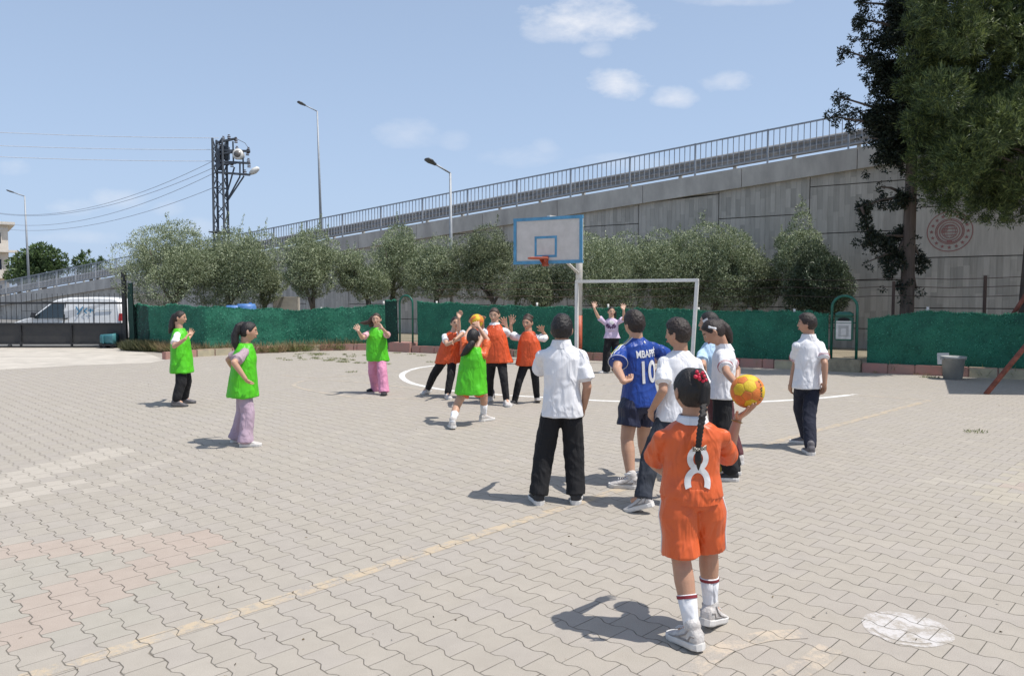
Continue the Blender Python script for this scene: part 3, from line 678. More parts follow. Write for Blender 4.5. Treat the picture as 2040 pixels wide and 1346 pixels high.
# ------------------------------------------------------------------ green fence
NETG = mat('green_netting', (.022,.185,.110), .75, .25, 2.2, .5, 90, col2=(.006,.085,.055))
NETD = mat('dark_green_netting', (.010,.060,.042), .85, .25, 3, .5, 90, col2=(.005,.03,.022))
BRI = leafmat('fence_bristle', (.006,.085,.055), (.026,.25,.15), (.14,.52,.36), .5, .12)
postw = mat('white_post_tip', (.72,.70,.66), .7); postg = mat('green_tube', (.010,.12,.080), .45, .15); brownp = mat('rusty_post', (.10,.065,.05), .85)
def smoothn(x): return noise.noise(Vector((x*.9, 3.1, 7.7)))
def fence(name, pts, htop, label, posts, dens=1100, mat_=None, zb=.16, bri=True, wav=.06):
    P_ = [Vector((p[0],p[1],0)) for p in pts]; L_ = [0]
    for i in range(len(P_)-1): L_.append(L_[-1]+(P_[i+1]-P_[i]).length)
    T = L_[-1]
    def at(s):
        for i in range(len(P_)-1):
            if s <= L_[i+1] or i == len(P_)-2:
                d = (P_[i+1]-P_[i]).normalized(); return P_[i]+d*(s-L_[i]), d
    def top(s):
        h = htop(s/T) if callable(htop) else htop
        return h+wav*smoothn(s*1.3)+.045*noise.noise(Vector((s*3.3,1,1)))+.03*noise.noise(Vector((s*9,1,1)))
    def surf(s, t):
        p, d = at(s); n_ = Vector((d.y,-d.x,0)); z = zb+(top(s)-zb)*t
        bulge = .055*noise.noise(Vector((s*1.5, z*1.6, 5)))+.02*noise.noise(Vector((s*4, z*1.2, 15)))+.012*noise.noise(Vector((s*7, z*6, 5)))
        return p+n_*bulge+Vector((0,0,z)), n_, d
    c = (P_[0]+P_[-1])/2
    r = empty(name, c, label, 'fence')
    mb = MB(); ns = int(T/.09); nt_ = 14; vs = []; fs = []
    for i in range(ns+1):
        for j in range(nt_+1): vs.append(surf(T*i/ns, j/nt_)[0])
    for i in range(ns):
        for j in range(nt_): a = i*(nt_+1)+j; fs.append((a, a+nt_+1, a+nt_+2, a+1))
    b0 = len(vs)
    for i in range(ns+1):
        for j in range(nt_+1):
            p, n_, d = surf(T*i/ns, j/nt_); vs.append(p-n_*.025)
    for i in range(ns):
        for j in range(nt_): a = b0+i*(nt_+1)+j; fs.append((a, a+1, a+nt_+2, a+nt_+1))
    mb.faces(vs, fs); mb.build('netting', mat_ or NETG, r, True)
    if bri:
        N = int(T*1.1*dens); pos = []; dr = []
        # bristles follow a diamond lattice with loose tufts
        for k in range(N):
            s = random.random()*T; t = random.random()
            if random.random() < .8:
                z = t*1.15; ph = (s+z)*7.0; ph2 = (s-z)*7.0
                if random.random() < .5: ph = round(ph)+random.gauss(0,.07); s = ph/7.0-z
                else: ph2 = round(ph2)+random.gauss(0,.07); s = ph2/7.0+z
                s = min(max(s, 0), T)
            p, n_, d = surf(s, t); pos.append(p+n_*.005); dr.append(n_*random.uniform(.25,1)+d*random.gauss(0,.8)+Vector((0,0,random.gauss(.15,.8))))
        for k in range(int(T*700)):
            s = random.random()*T; p, n_, d = surf(s, 1); pos.append(p-Vector((0,0,random.random()*.03))); dr.append(n_*random.gauss(0,.45)+d*random.gauss(0,.5)+Vector((0,0,1)))
        leaves('netting_bristles', np.array([tuple(p) for p in pos]), np.array([tuple(p) for p in dr]), .042, .0085, BRI, r, org=c)
    for px, hh in posts:
        # nearest point of the fence line to that image column
        best = min((abs((at(T*i/400)[0].x)/(at(T*i/400)[0].y)-(px-1020)/F), i) for i in range(401))[1]
        p, d = at(T*best/400); m = MB(); n_ = Vector((d.y,-d.x,0)); q = p-n_*.06
        m.tube([q, q+Vector((0,0,hh-.14))], .024, 8); m.mi = 1; m.tube([q+Vector((0,0,hh-.14)), q+Vector((0,0,hh))], .027, 8)
        m.build('fence_post', [postg, postw], r, True)
NB = Vector((-WD.y, WD.x, 0)); off = NB*.22
ARC1 = (10.0, 9.0)
fence('net_fence', [K0-WD*1.42+off, K0+WD*9.72+off], lambda t: 1.47-.22*t**.6, 'long green netting fence between the two green tube arches, behind the goal', [(868,1.49),(1067,1.46),(1209,1.43),(1391,1.36),(1582,1.34)])
fence('net_fence', [K0+WD*10.5+off, K0+WD*22+off], lambda t: 1.27+.03*t-(.16*max(0,1-t*14)), 'green netting fence right of the litter bin behind the grey tub', [(1848,1.40)], dens=1200)
fence('net_fence', [Vector((-10.9,22.6,0)), Vector((-8.6,21.05,0)), Vector((-6.8,22.42,0)), Vector((-3.9,23.3,0))], lambda t: 1.30+.06*sin(t*7), 'green netting fence left of the corner, weeds growing along its foot', [(640,1.3),(765,1.48)], wav=.08)
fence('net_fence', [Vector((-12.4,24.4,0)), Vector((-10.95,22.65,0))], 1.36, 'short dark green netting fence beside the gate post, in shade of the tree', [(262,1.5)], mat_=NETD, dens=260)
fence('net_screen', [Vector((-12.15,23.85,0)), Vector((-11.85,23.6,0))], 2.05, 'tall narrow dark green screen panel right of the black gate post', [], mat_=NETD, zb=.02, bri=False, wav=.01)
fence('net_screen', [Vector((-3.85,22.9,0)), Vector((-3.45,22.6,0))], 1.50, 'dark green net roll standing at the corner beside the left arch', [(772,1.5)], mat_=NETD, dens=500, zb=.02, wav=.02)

def arch(pL, pR, h, label, name='bin_arch'):
    c = (Vector(pL)+Vector(pR))/2; t = empty(name, c, label, 'bin frame')
    d = (Vector(pR)-Vector(pL)); r_ = d.length/2; u = d.normalized(); m = MB(); pts = [Vector(pL)+Vector((0,0,.15))]
    for k in range(13): a = pi-pi*k/12; pts.append(c+u*(cos(a)*r_)+Vector((0,0,h-r_+sin(a)*r_)))
    pts.append(Vector(pR)+Vector((0,0,.15))); m.tube(pts, .029, 10); m.build('arch_tube', postg, t, True)
    return t, c, u
binG = mat('bin_green', (.012,.115,.075), .45, .15, coat=.2); stick = mat('bin_sticker', (.62,.61,.58), .6); stick2 = mat('sticker_print', (.40,.40,.38), .6); black = mat('black_hole', (.008,.009,.01), .8)
def litter_bin():
    a = G(1664,712); b = G(1702,715); k = K0+WD*9.80+off*.45; k2 = K0+WD*10.30+off*.45
    t, c, u = arch(k+Vector((0,0,.1)), k2+Vector((0,0,.1)), 1.53, 'green litter bin with a white notice hung in a green tube arch on the kerb', 'litter_bin'); t['category'] = 'litter bin'
    n_ = Vector((u.y,-u.x,0)); ax = (u, -n_, Vector((0,0,1)))
    m = MB(); m.box(c+Vector((0,0,.83)), .36, .26, .52, ax); m.build('bin_body', binG, t, bevel=.02)
    m = MB(); m.loft([(c+Vector((0,0,1.09)), u*.19, n_*.14), (c+Vector((0,0,1.15)), u*.18, n_*.13), (c+Vector((0,0,1.19)), u*.12, n_*.08)], 20, 4); m.build('bin_lid', binG, t, True)
    m = MB(); m.loft([(c+n_*.131+Vector((0,0,1.02)), u*.12, Vector((0,0,.045))), (c+n_*.136+Vector((0,0,1.02)), u*.12, Vector((0,0,.045)))], 16); m.build('bin_opening', black, t)
    m = MB(); m.box(c+n_*.134+Vector((0,0,.775)), .30, .006, .34, ax); m.mi = 1; m.box(c+n_*.139+Vector((0,0,.775)), .2, .004, .23, ax); m.mi = 2; m.box(c+n_*.143+Vector((0,0,.76)), .1, .004, .14, ax); m.mi = 0; m.box(c+n_*.134+Vector((0,0,.975)), .30, .006, .035, ax)
    m.build('notice', [stick, stick2, stick], t)
    for s in (-.17, .17):
        m = MB(); m.bar(c+u*s*1.0+Vector((0,0,.95)), c+u*s*1.45+Vector((0,0,.95)), .03); m.build('bin_bracket', postg, t)
litter_bin()
arch(K0-WD*2.0+off*.6+Vector((0,0,.1)), K0-WD*1.53+off*.6+Vector((0,0,.1)), 1.55, 'empty green tube arch at the fence corner behind the red kerb block')

# wire fence behind the netting
def wire_fence():
    a = on_at = None
    t = empty('wire_fence', K0+WD*9+NB*2.2, 'thin wire fence on two rusty posts between netting and ramp wall', 'fence')
    ps = []
    for px, yt in ((1779,560),(1961,549)):
        best = min((abs((K0+WD*(i*.05)+NB*2.0).x/(K0+WD*(i*.05)+NB*2.0).y-(px-1020)/F), i) for i in range(500))[1]
        p = K0+WD*(best*.05)+NB*2.0; zt = P(px, yt, p.y).z; m = MB(); m.tube([p, p+Vector((0,0,zt))], .035, 8); m.build('post', brownp, t); ps.append((p, zt))
    a = K0-WD*2+NB*2.0; b = K0+WD*24+NB*2.0
    for z in (1.62, 1.83, 2.02):
        m = MB(); pts = []
        for i in range(40):
            pts.append(a.lerp(b, i/39)+Vector((0,0,z+.02*sin(i*1.7))))
        m.tube(pts, .007, 4); m.build('wire', brownp, t)
wire_fence()

# ------------------------------------------------------------------ gate, cart, van
gblk = mat('gate_black_paint', (.022,.023,.026), .5, .3, 4, .3, 40); gpan = mat('gate_panel_dark', (.030,.031,.034), .6, .3, 3, .3, 30, col2=(.05,.048,.045))
def gate():
    Y = 24.0; x0 = P(-260,640,Y).x; x1 = P(243,640,Y).x
    z = lambda py: P(120, py, Y).z
    t = empty('sliding_gate', ((x0+x1)/2, Y, 0), 'long black steel sliding gate with solid lower panel and upright bars', 'gate')
    m = MB(); m.box(((x0+x1)/2, Y+.03, (z(645)+z(683))/2), x1-x0, .03, z(645)-z(683)); m.build('lower_panel', gpan, t)
    m = MB()
    for py, h in ((645,.07),(603.5,.06),(684,.05),(690.5,.06)): m.box(((x0+x1)/2, Y, z(py)), x1-x0, .06, h)
    k = 0; xx = x1
    while xx > x0: m.box((xx, Y-.002, (z(645)+z(690))/2), .05, .064, z(645)-z(690)-.02); xx -= 1.62
    m.build('gate_frame', gblk, t)
    m = MB(); x = x1-60*.165-.05; bars = []
    while x < x1: bars.append(x); x += .165
    m.tube([(0, 0, z(645)), (0, 0, z(584))], .0085, 6); bme = m.mesh('upright_bar', gblk)
    for x in bars[-62:]:
        o = bpy.data.objects.new('upright_bar', bme); COL.objects.link(o); o.parent = t; o.location = (x-t.location.x, -.005, -.02*random.random())
    m = MB(); xp = P(249,640,Y).x; m.box((xp, Y, z(541)/2), .12, .12, z(541)); m.build('gate_post', gblk, t, bevel=.01)
    for xw in (x1-.5, x1-3.6, x1-6.5):
        m = MB(); m.tube([(xw, Y-.045, .05), (xw, Y+.045, .05)], .05, 14); m.build('wheel', gblk, t, True)
gate()
teal = mat('teal_plastic', (.07,.24,.27), .5, .2, 5, .2); 
def cart():
    c = G(218,693); t = empty('tipped_cart', c, 'small teal plastic bin lying on a low black trolley by the gate', 'cart')
    m = MB(); m.box(c+Vector((0,0,.11)), .44, .42, .05); m.build('trolley', gblk, t, bevel=.01)
    for a in (-.17,.17):
        for b in (-.17,.17): m = MB(); m.tube([c+Vector((a,b-.02,.045)), c+Vector((a,b+.02,.045))], .045, 12); m.build('wheel', black, t, True)
    m = MB(); X = Vector((0,.2,0)); 
    m.loft([(c+Vector((-.21,0,.29)), Vector((0,.16,0)), Vector((0,0,.145))), (c+Vector((.15,0,.29)), Vector((0,.18,0)), Vector((0,0,.16))), (c+Vector((.19,0,.29)), Vector((0,.2,0)), Vector((0,0,.175))), (c+Vector((.21,0,.29)), Vector((0,.2,0)), Vector((0,0,.175)))], 24, 4)
    m.build('tub', teal, t, True)
    m = MB(); m.box(c+Vector((-.10,-.17,.29)), .025, .03, .27); m.build('rib', teal, t)
cart()
vw = mat('van_white_paint', (.80,.80,.79), .3, .03, coat=.4); vg = mat('van_glass', (.03,.045,.055), .08, .1, spec=.8); vb = mat('van_black_trim', (.03,.03,.033), .6); vr = mat('tail_lamp_red', (.5,.02,.02), .3); vl = mat('van_logo_blue', (.06,.25,.42), .5); rub = mat('tyre_rubber', (.02,.02,.02), .85)
def van():
    Y = 28.0; zo = -.22; s_ = 28.0/F
    xr = P(243,600,Y).x; L_ = 4.35; x0 = xr-L_; W_ = 1.7
    t = empty('parked_van', ((xr+x0)/2, Y+W_/2, zo), 'white panel van with small blue mark parked beyond the black gate', 'van')
    # side outline (x from front 0 to rear L, z)
    out = [(0,.32),(.02,.62),(.12,.82),(.62,1.0),(.95,1.07),(1.62,1.62),(1.85,1.74),(2.3,1.81),(3.2,1.83),(4.0,1.80),(4.22,1.74),(4.33,1.2),(4.35,.75),(4.35,.3),(.15,.24)]
    m = MB(); n = len(out); vs = []
    lay = [(0.0,.93),(.04,.985),(.12,1.0),(W_-.12,1.0),(W_-.04,.985),(W_,.93)]
    for (yy, k) in lay:
        for (x, z) in out:
            cx, cz = 2.2, .95; tumble = max(0, z-1.05)*.16
            y2 = yy+(tumble if yy < W_/2 else -tumble)
            vs.append((x0+cx+(x-cx)*k, Y+y2, zo+cz+(z-cz)*k))
    fs = []
    for i in range(len(lay)-1):
        for j in range(n): a = i*n+j; b = i*n+(j+1) % n; fs.append((a, b, b+n, a+n))
    fs.append(tuple(range(n))); fs.append(tuple(range((len(lay)-1)*n, len(lay)*n))[::-1])
    m.faces(vs, fs); m.build('body', vw, t, True, merge=True)
    bo = t.children[0]
    for p in bo.data.polygons: p.use_smooth = len(p.vertices) < 6
    def side(pts, name, mt, d=.0, th=.012):
        m = MB(); 
        f = [(x0+x, Y+max(0, z-1.05)*.16-d-.006+.0, zo+z) for x, z in pts]; b = [(a, y+th+.02, c) for a, y, c in f]
        k = len(f); m.faces(f+b, [tuple(range(k)), tuple(range(k, 2*k))[::-1]]+[(i, i+k, (i+1) % k+k, (i+1) % k) for i in range(k)]); return m.build(name, mt, t)
    side([(1.06,1.09),(1.70,1.58),(2.16,1.60),(2.16,1.05),(1.1,1.03)], 'side_window', vg, .008)
    side([(2.10,.35),(2.125,.35),(2.225,1.66),(2.2,1.66)], 'door_gap', vb, .009, .004)
    side([(3.25,.45),(3.27,.45),(3.27,1.66),(3.25,1.66)], 'door_gap', vb, .009, .004)
    side([(2.3,1.0),(2.32,1.06),(2.08,1.02),(1.96,1.03)], 'door_handle', vb, .02)
    side([(4.2,.95),(4.34,.95),(4.33,1.22),(4.22,1.22)], 'tail_lamp', vr, .012)
    m = MB(); m.quad((x0+.98, Y+.2, zo+1.09), (x0+1.60, Y+.26, zo+1.605), (x0+1.60, Y+W_-.26, zo+1.605), (x0+.98, Y+W_-.2, zo+1.09))
    m.quad((x0+.96, Y+.2, zo+1.11), (x0+.96, Y+W_-.2, zo+1.11), (x0+1.58, Y+W_-.26, zo+1.625), (x0+1.58, Y+.26, zo+1.625)); m.build('windscreen', vg, t)
    # blue mark on the side: a Y-like sign, a dot and a plus
    def stroke(a, b, w_=.045):
        a = Vector(a); b = Vector(b); d = (b-a).normalized(); q = Vector((-d.y, d.x))*w_/2; return [tuple(a+q), tuple(b+q), tuple(b-q), tuple(a-q)]
    mk = MB()
    for a, b in (((2.60,1.47),(2.72,1.30)),((2.86,1.47),(2.66,1.18)),((3.02,1.42),(2.90,1.30)),((2.90,1.32),(3.02,1.22)),((3.05,1.33),(3.25,1.33)),((3.15,1.40),(3.15,1.24))):
        f = [(x0+x, Y+max(0, z-1.05)*.16-.012, zo+z) for x, z in stroke(a, b)]; mk.quad(*f)
    mk.build('door_logo', vl, t)
    side([(3.36,1.34),(3.95,1.34),(3.95,1.37),(3.36,1.37)], 'lettering', mat('van_lettering_grey', (.55,.6,.64), .6), .010, .004)
    for x in (.8, 3.55):
        for yy in (.02, W_-.2):
            m = MB(); m.tube([(x0+x, Y+yy-.03, zo+.31), (x0+x, Y+yy+.18, zo+.31)], .31, 24); w_ = m.build('wheel', rub, t, True)
            m = MB(); m.tube([(x0+x, Y+yy-.035, zo+.31), (x0+x, Y+yy-.03, zo+.31)], .2, 20); m.build('rim', steel, w_, org=t.location)
    side([(1.02,1.06),(1.16,1.06),(1.2,1.24),(1.05,1.26)], 'wing_mirror', vb, .17, .05)
van()

# ------------------------------------------------------------------ basketball hoop and goal
hoopw = mat('white_enamel', (.74,.72,.68), .5, .12, 5, .2, 30, col2=(.58,.55,.50)); hoopr = mat('red_orange_paint', (.50,.115,.06), .55, .2, 5, .2, 30); brdw = mat('board_white', (.66,.62,.58), .6, .08, 4, .1, 30, col2=(.52,.49,.45)); brdb = mat('board_blue', (.10,.32,.52), .55, .15, 5)
goalw = mat('goal_white', (.78,.77,.74), .45, .08, 5)
GL = Vector((P(1151,600,18.85).x, 18.85, 0)); GR = GL+WD*3.02
def hoop():
    pb = GL+NB*.12+WD*-.02; t = empty('basketball_hoop', pb, 'basketball hoop with blue-edged white backboard on a white and red pole', 'basketball hoop')
    m = MB(); zr = P(1146,628,pb.y).z; m.mi = 1; m.tube([pb, pb+Vector((0,0,zr))], .085, 20); m.mi = 0; m.tube([pb+Vector((0,0,zr)), pb+Vector((0,0,3.55))], .0855, 20); m.build('pole', [hoopw, hoopr], t, True)
    fr = -NB; dist = 1.15                       # board hangs towards the court
    Yb = pb.y+fr.y*dist
    cb = P(1093,477,Yb); top = P(1093,432,Yb).z; bot = P(1093,525.5,Yb).z; hz = (top-bot)/2; u = WD; cz = (top+bot)/2
    # width from the corner columns
    def hit(px, py): r_ = ray(px, py); n_ = NB; tt = (cb-CAM).dot(n_)/r_.dot(n_); return CAM+r_*tt
    uL = (hit(1024.5,482)-cb).dot(u); uR = (hit(1161.5,474)-cb).dot(u); cc = cb+u*(uL+uR)/2; cc.z = cz; hw = (uR-uL)/2
    ax = (u, NB, Vector((0,0,1)))
    m = MB(); m.box(cc, hw*2, .04, hz*2, ax); m.build('backboard', brdw, t, bevel=.006)
    e = .075
    for (a, b_, sx, sz) in ((0,hz-e/2,hw*2+.01,e),(0,-hz+e/2,hw*2+.01,e),(-hw+e/2,0,e,hz*2-2*e),(hw-e/2,0,e,hz*2-2*e)):
        m = MB(); m.box(cc+u*a+Vector((0,0,b_))+fr*.012, sx, .055, sz, ax); m.build('board_edge', brdb, t)
    iw, ih, ic = hw*.325, hz*.455, -hz*.27
    icu = hw*(-.05)
    m = MB(); e = .055
    for (a, b_, sx, sz) in ((0,ih-e/2,iw*2,e),(0,-ih+e/2,iw*2,e),(-iw+e/2,0,e,ih*2-2*e),(iw-e/2,0,e,ih*2-2*e)):
        m.box(cc+u*(a+icu)+Vector((0,0,b_+ic))+fr*.022, sx, .006, sz, ax)
    m.build('target_square', brdb, t)
    rc = cc+fr*.42+u*icu; rc.z = hit(1093,514).z-.02
    m = MB(); R = .225; ring = [rc+u*(R*cos(2*pi*k/32))+fr*(R*sin(2*pi*k/32)) for k in range(33)]; m.tube(ring, .019, 8, False); m.build('rim', hoopr, t, True)
    m = MB(); f0 = cc+fr*.03+u*icu; f0.z = rc.z
    m.box(f0+Vector((0,0,-.05)), .16, .03, .24, ax)
    for s in (-.06,.06): m.quad(f0+u*s+Vector((0,0,.01)), f0+u*s+fr*.2+Vector((0,0,.01)), f0+u*s+fr*.2+Vector((0,0,-.03)), f0+u*s+Vector((0,0,-.17)))
    m.box(f0+fr*.1, .13, .2, .02, ax); m.build('rim_bracket', hoopr, t)
    # arms from the pole to the board
    for z in (3.5,):
        m = MB(); m.bar(pb+Vector((0,0,z)), Vector((cc.x,cc.y,z))-fr*.03, .08, .08); m.build('arm', hoopw, t)
    m = MB(); m.tube([pb+Vector((0,0,P(1146,546,pb.y).z)), Vector((cc.x,cc.y,0))-fr*.05+Vector((0,0,bot+.08))+u*.42], .035, 8); m.build('brace', hoopw, t, True)
    for s in (-.5,.5):
        m = MB(); m.bar(Vector((cc.x,cc.y,cz+.25))-fr*.03+u*s, pb+Vector((0,0,3.45)), .04, .04); m.build('strut', hoopw, t)
hoop()
def goal():
    fr = -NB; t = empty('handball_goal', (GL+GR)/2, 'white handball goal frame without a net beside the hoop pole', 'goal')
    zt = 1.99; L_ = GL+fr*.06; R_ = GR+fr*.06; ax = (WD, NB, Vector((0,0,1))); a = .075
    m = MB(); m.box((L_+R_)/2+Vector((0,0,zt)), (R_-L_).length+a, a, a, ax); m.build('crossbar', goalw, t, bevel=.008)
    for p, dx in ((L_, 0), (R_, -.10)):
        m = MB(); m.bar(p+WD*dx, p+Vector((0,0,zt-a/2)), a, a, up=NB); m.build('goalpost', goalw, t)
goal()

# grey tub, board, canopy added for its shadow
tubm = mat('grey_plastic_tub', (.34,.35,.34), .6, .12, 5, .15)
def tub():
    c = G(1898,755); t = empty('grey_tub', c, 'grey plastic tub standing on the paving in front of the kerb', 'tub')
    m = MB(); X = Vector((1,0,0)); Yv = Vector((0,1,0)); r0, r1, h = .165, .212, .45
    m.loft([(c, X*r0, Yv*r0), (c+Vector((0,0,h*.9)), X*(r1-.01), Yv*(r1-.01)), (c+Vector((0,0,h*.9)), X*(r1+.01), Yv*(r1+.01)), (c+Vector((0,0,h)), X*(r1+.016), Yv*(r1+.016)), (c+Vector((0,0,h)), X*(r1-.012), Yv*(r1-.012)), (c+Vector((0,0,.03)), X*(r0-.02), Yv*(r0-.02))], 32, 2)
    m.build('tub_body', tubm, t, True)
    for s in (-1,1): m = MB(); m.bar(c+Vector((s*.215,-.05,h*.9)), c+Vector((s*.215,.05,h*.9)), .03, .04); m.build('handle', tubm, t)
    p = G(1880,745)+Vector((0,0,0)); m = MB(); b = K0+WD*((p-K0).dot(WD)); b = b-NB*.03
    cx = P(1879,714,b.y-.02); m.box((cx.x, cx.y, cx.z), .21, .012, .23, (WD, NB, Vector((0,0,1)))); o = m.build('notice_board', mat('grey_white_board', (.62,.62,.60), .7), org=(cx.x,cx.y,cx.z)); o.location = cx; o.rotation_euler = (-.1,0,0)
    tag(o, 'small pale board leaning on the fence behind the grey tub', 'board')
tub()
rust = mat('rust_red_steel', (.24,.075,.05), .7, .3, 8, .3)
def canopy():
    f1 = G(1964,785); top = Vector((10.35,12.75,2.85)); t = empty('shadow_canopy', (f1.x+2.5, f1.y+.6, 0), 'slanting rust-red leg at the right edge under an unseen roof added for its shadow', 'canopy')
    m = MB(); m.tube([f1+Vector((0,0,.0)), top], .042, 10); m.build('leg', rust, t, True)
    for a, b in (((13.2,12.0,0),(11.6,12.6,2.85)),((9.6,15.6,0),(10.7,14.6,2.85)),((13.4,15.2,0),(12.0,14.4,2.85))):
        m = MB(); m.tube([a, b], .042, 10); m.build('leg', rust, t, True)
    m = MB(); m.faces([(8.62,12.05,2.86),(12.6,11.6,2.86),(12.9,14.9,2.86),(9.92,14.45,2.86),(8.62,12.05,2.92),(12.6,11.6,2.92),(12.9,14.9,2.92),(9.92,14.45,2.92)], [(0,3,2,1),(4,5,6,7),(0,1,5,4),(1,2,6,5),(2,3,7,6),(3,0,4,7)]); m.build('roof', hoopw, t)  # unseen roof, added and shaped to cast the shadow at the right
canopy()

# things behind the fence
bluem = mat('blue_plastic_drum', (.10,.24,.56), .5, .15)
def drums():
    for px, py, l in ((468,611,'blue plastic drum behind the green fence, left of the pair'),(491,608,'blue plastic drum behind the green fence, right of the pair')):
        Y = 24.0; zt = P(px, py-3, Y).z; c = P(px, py, Y); c = Vector((c.x, Y, 0)); t = empty('blue_drum', c, l, 'drum', 'blue drums behind the fence'); X = Vector((.3,0,0)); Yv = Vector((0,.3,0))
        m = MB(); m.loft([(c, X*.92, Yv*.92), (c+Vector((0,0,.08)), X, Yv), (c+Vector((0,0,zt*.5)), X*1.03, Yv*1.03), (c+Vector((0,0,zt-.1)), X, Yv), (c+Vector((0,0,zt)), X*.85, Yv*.85)], 24, 2); m.build('drum_body', bluem, t, True)
        m = MB(); m.tube([c+Vector((.12,0,zt)), c+Vector((.12,0,zt+.04))], .05, 10); m.build('bung', bluem, t)
drums()
lw = mat('low_wall_render', (.50,.46,.40), .9, .15, 2, .3)
def lowwall(pa, pb, Y, h, label):
    a = P(pa, 600, Y); b = P(pb, 600, Y); m = MB(); m.box((0,0,h/2), b.x-a.x, .2, h); o = m.build('low_wall', lw, org=(0,0,0), bevel=.02); o.location = ((a.x+b.x)/2, Y, 0); tag(o, label, 'wall')
lowwall(268, 352, 26.5, 1.72, 'low pale rendered wall seen under the leftmost olive tree')
lowwall(545, 596, 27.5, 1.62, 'low pale wall block showing below the olives right of the blue drums')
# ------------------------------------------------------------------ trees
bark = mat('olive_bark', (.17,.145,.12), .95, .3, 5, .8, 25, stretch=(1,1,.3), col2=(.07,.06,.05)); barkc = mat('cypress_bark', (.20,.155,.125), .95, .25, 6, .9, 30, stretch=(2,2,.15), col2=(.09,.07,.06)); barkp = mat('pine_bark', (.16,.125,.10), .95, .3, 5, .9, 25, stretch=(1,1,.3), col2=(.06,.05,.045))
OLV = leafmat('olive_leaves', (.08,.11,.055), (.24,.29,.155), (.52,.57,.38), .5, .22)
OLD = leafmat('dark_olive_leaves', (.05,.07,.035), (.16,.19,.10), (.40,.44,.27), .5, .2)
SHR = leafmat('dark_shrub_leaves', (.022,.038,.020), (.060,.085,.042), (.16,.20,.11), .5, .15)
CYP = leafmat('cypress_sprays', (.006,.012,.008), (.016,.027,.014), (.045,.058,.028), .6, .08)
PIN = leafmat('pine_needles', (.022,.044,.014), (.065,.100,.030), (.22,.27,.08), .55, .22)
FAR_ = leafmat('broad_leaves', (.03,.06,.02), (.07,.12,.035), (.14,.20,.07), .55, .2)
def clumps(c, rad, n, seed, low=-1.1):
    rs = np.random.RandomState(seed); out = []
    for k in range(n):
        d = rs.normal(size=3); d /= np.linalg.norm(d)
        if d[2] < low: d[2] = -d[2]
        r = rs.uniform(.35, .92); out.append((np.array(c)+d*np.array(rad)*r, rs.uniform(.32,.58)*min(rad)))
    return out
def crown_points(cl, N, rs, flat=.85, shell=.55):
    w_ = np.array([r**2.3 for _, r in cl]); w_ /= w_.sum(); idx = rs.choice(len(cl), N, p=w_)
    C = np.array([c for c, _ in cl])[idx]; R = np.array([r for _, r in cl])[idx]
    d = rs.normal(size=(N,3)); d /= np.linalg.norm(d, axis=1, keepdims=True)
    r = rs.uniform(shell, 1.0, N)**.6
    r *= 1+rs.exponential(.05, N)
    p = C+d*(R*r)[:,None]*np.array([1,1,flat]); return p, d
def limb_tree(name, base, crown_c, crown_r, label, cat, group, leafm, barkm, N=9000, seed=1, trunk_r=.11, ll=.095, lw_=.026, ncl=26, forks=5, lean=(0,0), lowz=.9, up=.5, spikes=10, extra=None, flat=.85):
    rs = np.random.RandomState(seed); rnd = random.Random(seed); base = Vector(base); cc = Vector(crown_c)
    t = empty(name, base, label, cat, group)
    cl = clumps(crown_c, crown_r, ncl, seed) + [(np.array(crown_c), min(crown_r)*.5)]
    if extra: cl += extra
    m = MB(); fork = base+Vector((lean[0], lean[1], lowz)); m.tube([base-Vector((0,0,.05)), base.lerp(fork,.5)+Vector((rnd.uniform(-.04,.04),0,0)), fork], [trunk_r*1.25, trunk_r, trunk_r*.85], 10)
    for k in range(forks):
        c, r = cl[rs.randint(len(cl))]; c = Vector(c); mid = fork.lerp(c, .5)+Vector((rnd.uniform(-.15,.15), rnd.uniform(-.15,.15), rnd.uniform(-.1,.1)))
        m.tube([fork-Vector((0,0,.05)), fork.lerp(mid,.5)+Vector((rnd.uniform(-.06,.06),rnd.uniform(-.06,.06),.02)), mid, c], [trunk_r*.68, trunk_r*.5, trunk_r*.34, trunk_r*.12], 7)
    m.build('trunk', barkm, t, True)
    p, d = crown_points(cl, N, rs, flat, .72)
    # upright shoots at the outline
    sp = []; sd_ = []
    for k in range(spikes):
        c, r = cl[rs.randint(len(cl))]
        if c[2] < crown_c[2]: continue
        a = c+np.array([rs.uniform(-.5,.5)*r, rs.uniform(-.5,.5)*r, r*.7]); h = rs.uniform(.25,.6); tl = rs.normal(0,.18,2)
        for i in range(46):
            f = rs.rand(); sp.append(a+np.array([tl[0]*f*h, tl[1]*f*h, f*h])+rs.normal(0,.035*(1.2-f),3)); sd_.append([rs.normal(0,.6), rs.normal(0,.6), 1])
    dirs = d*.6+rs.normal(0,.6,(N,3))+np.array([0,0,up])
    if sp: p = np.vstack([p, np.array(sp)]); dirs = np.vstack([dirs, np.array(sd_)])
    # open gaps with a coarse noise
    keep = np.array([noise.noise(Vector(q*1.9)+Vector((seed,0,0))) > -.42 for q in p]); p = p[keep]; dirs = dirs[keep]
    leaves('crown', p, dirs, ll, lw_, leafm, t, org=base)
    return t
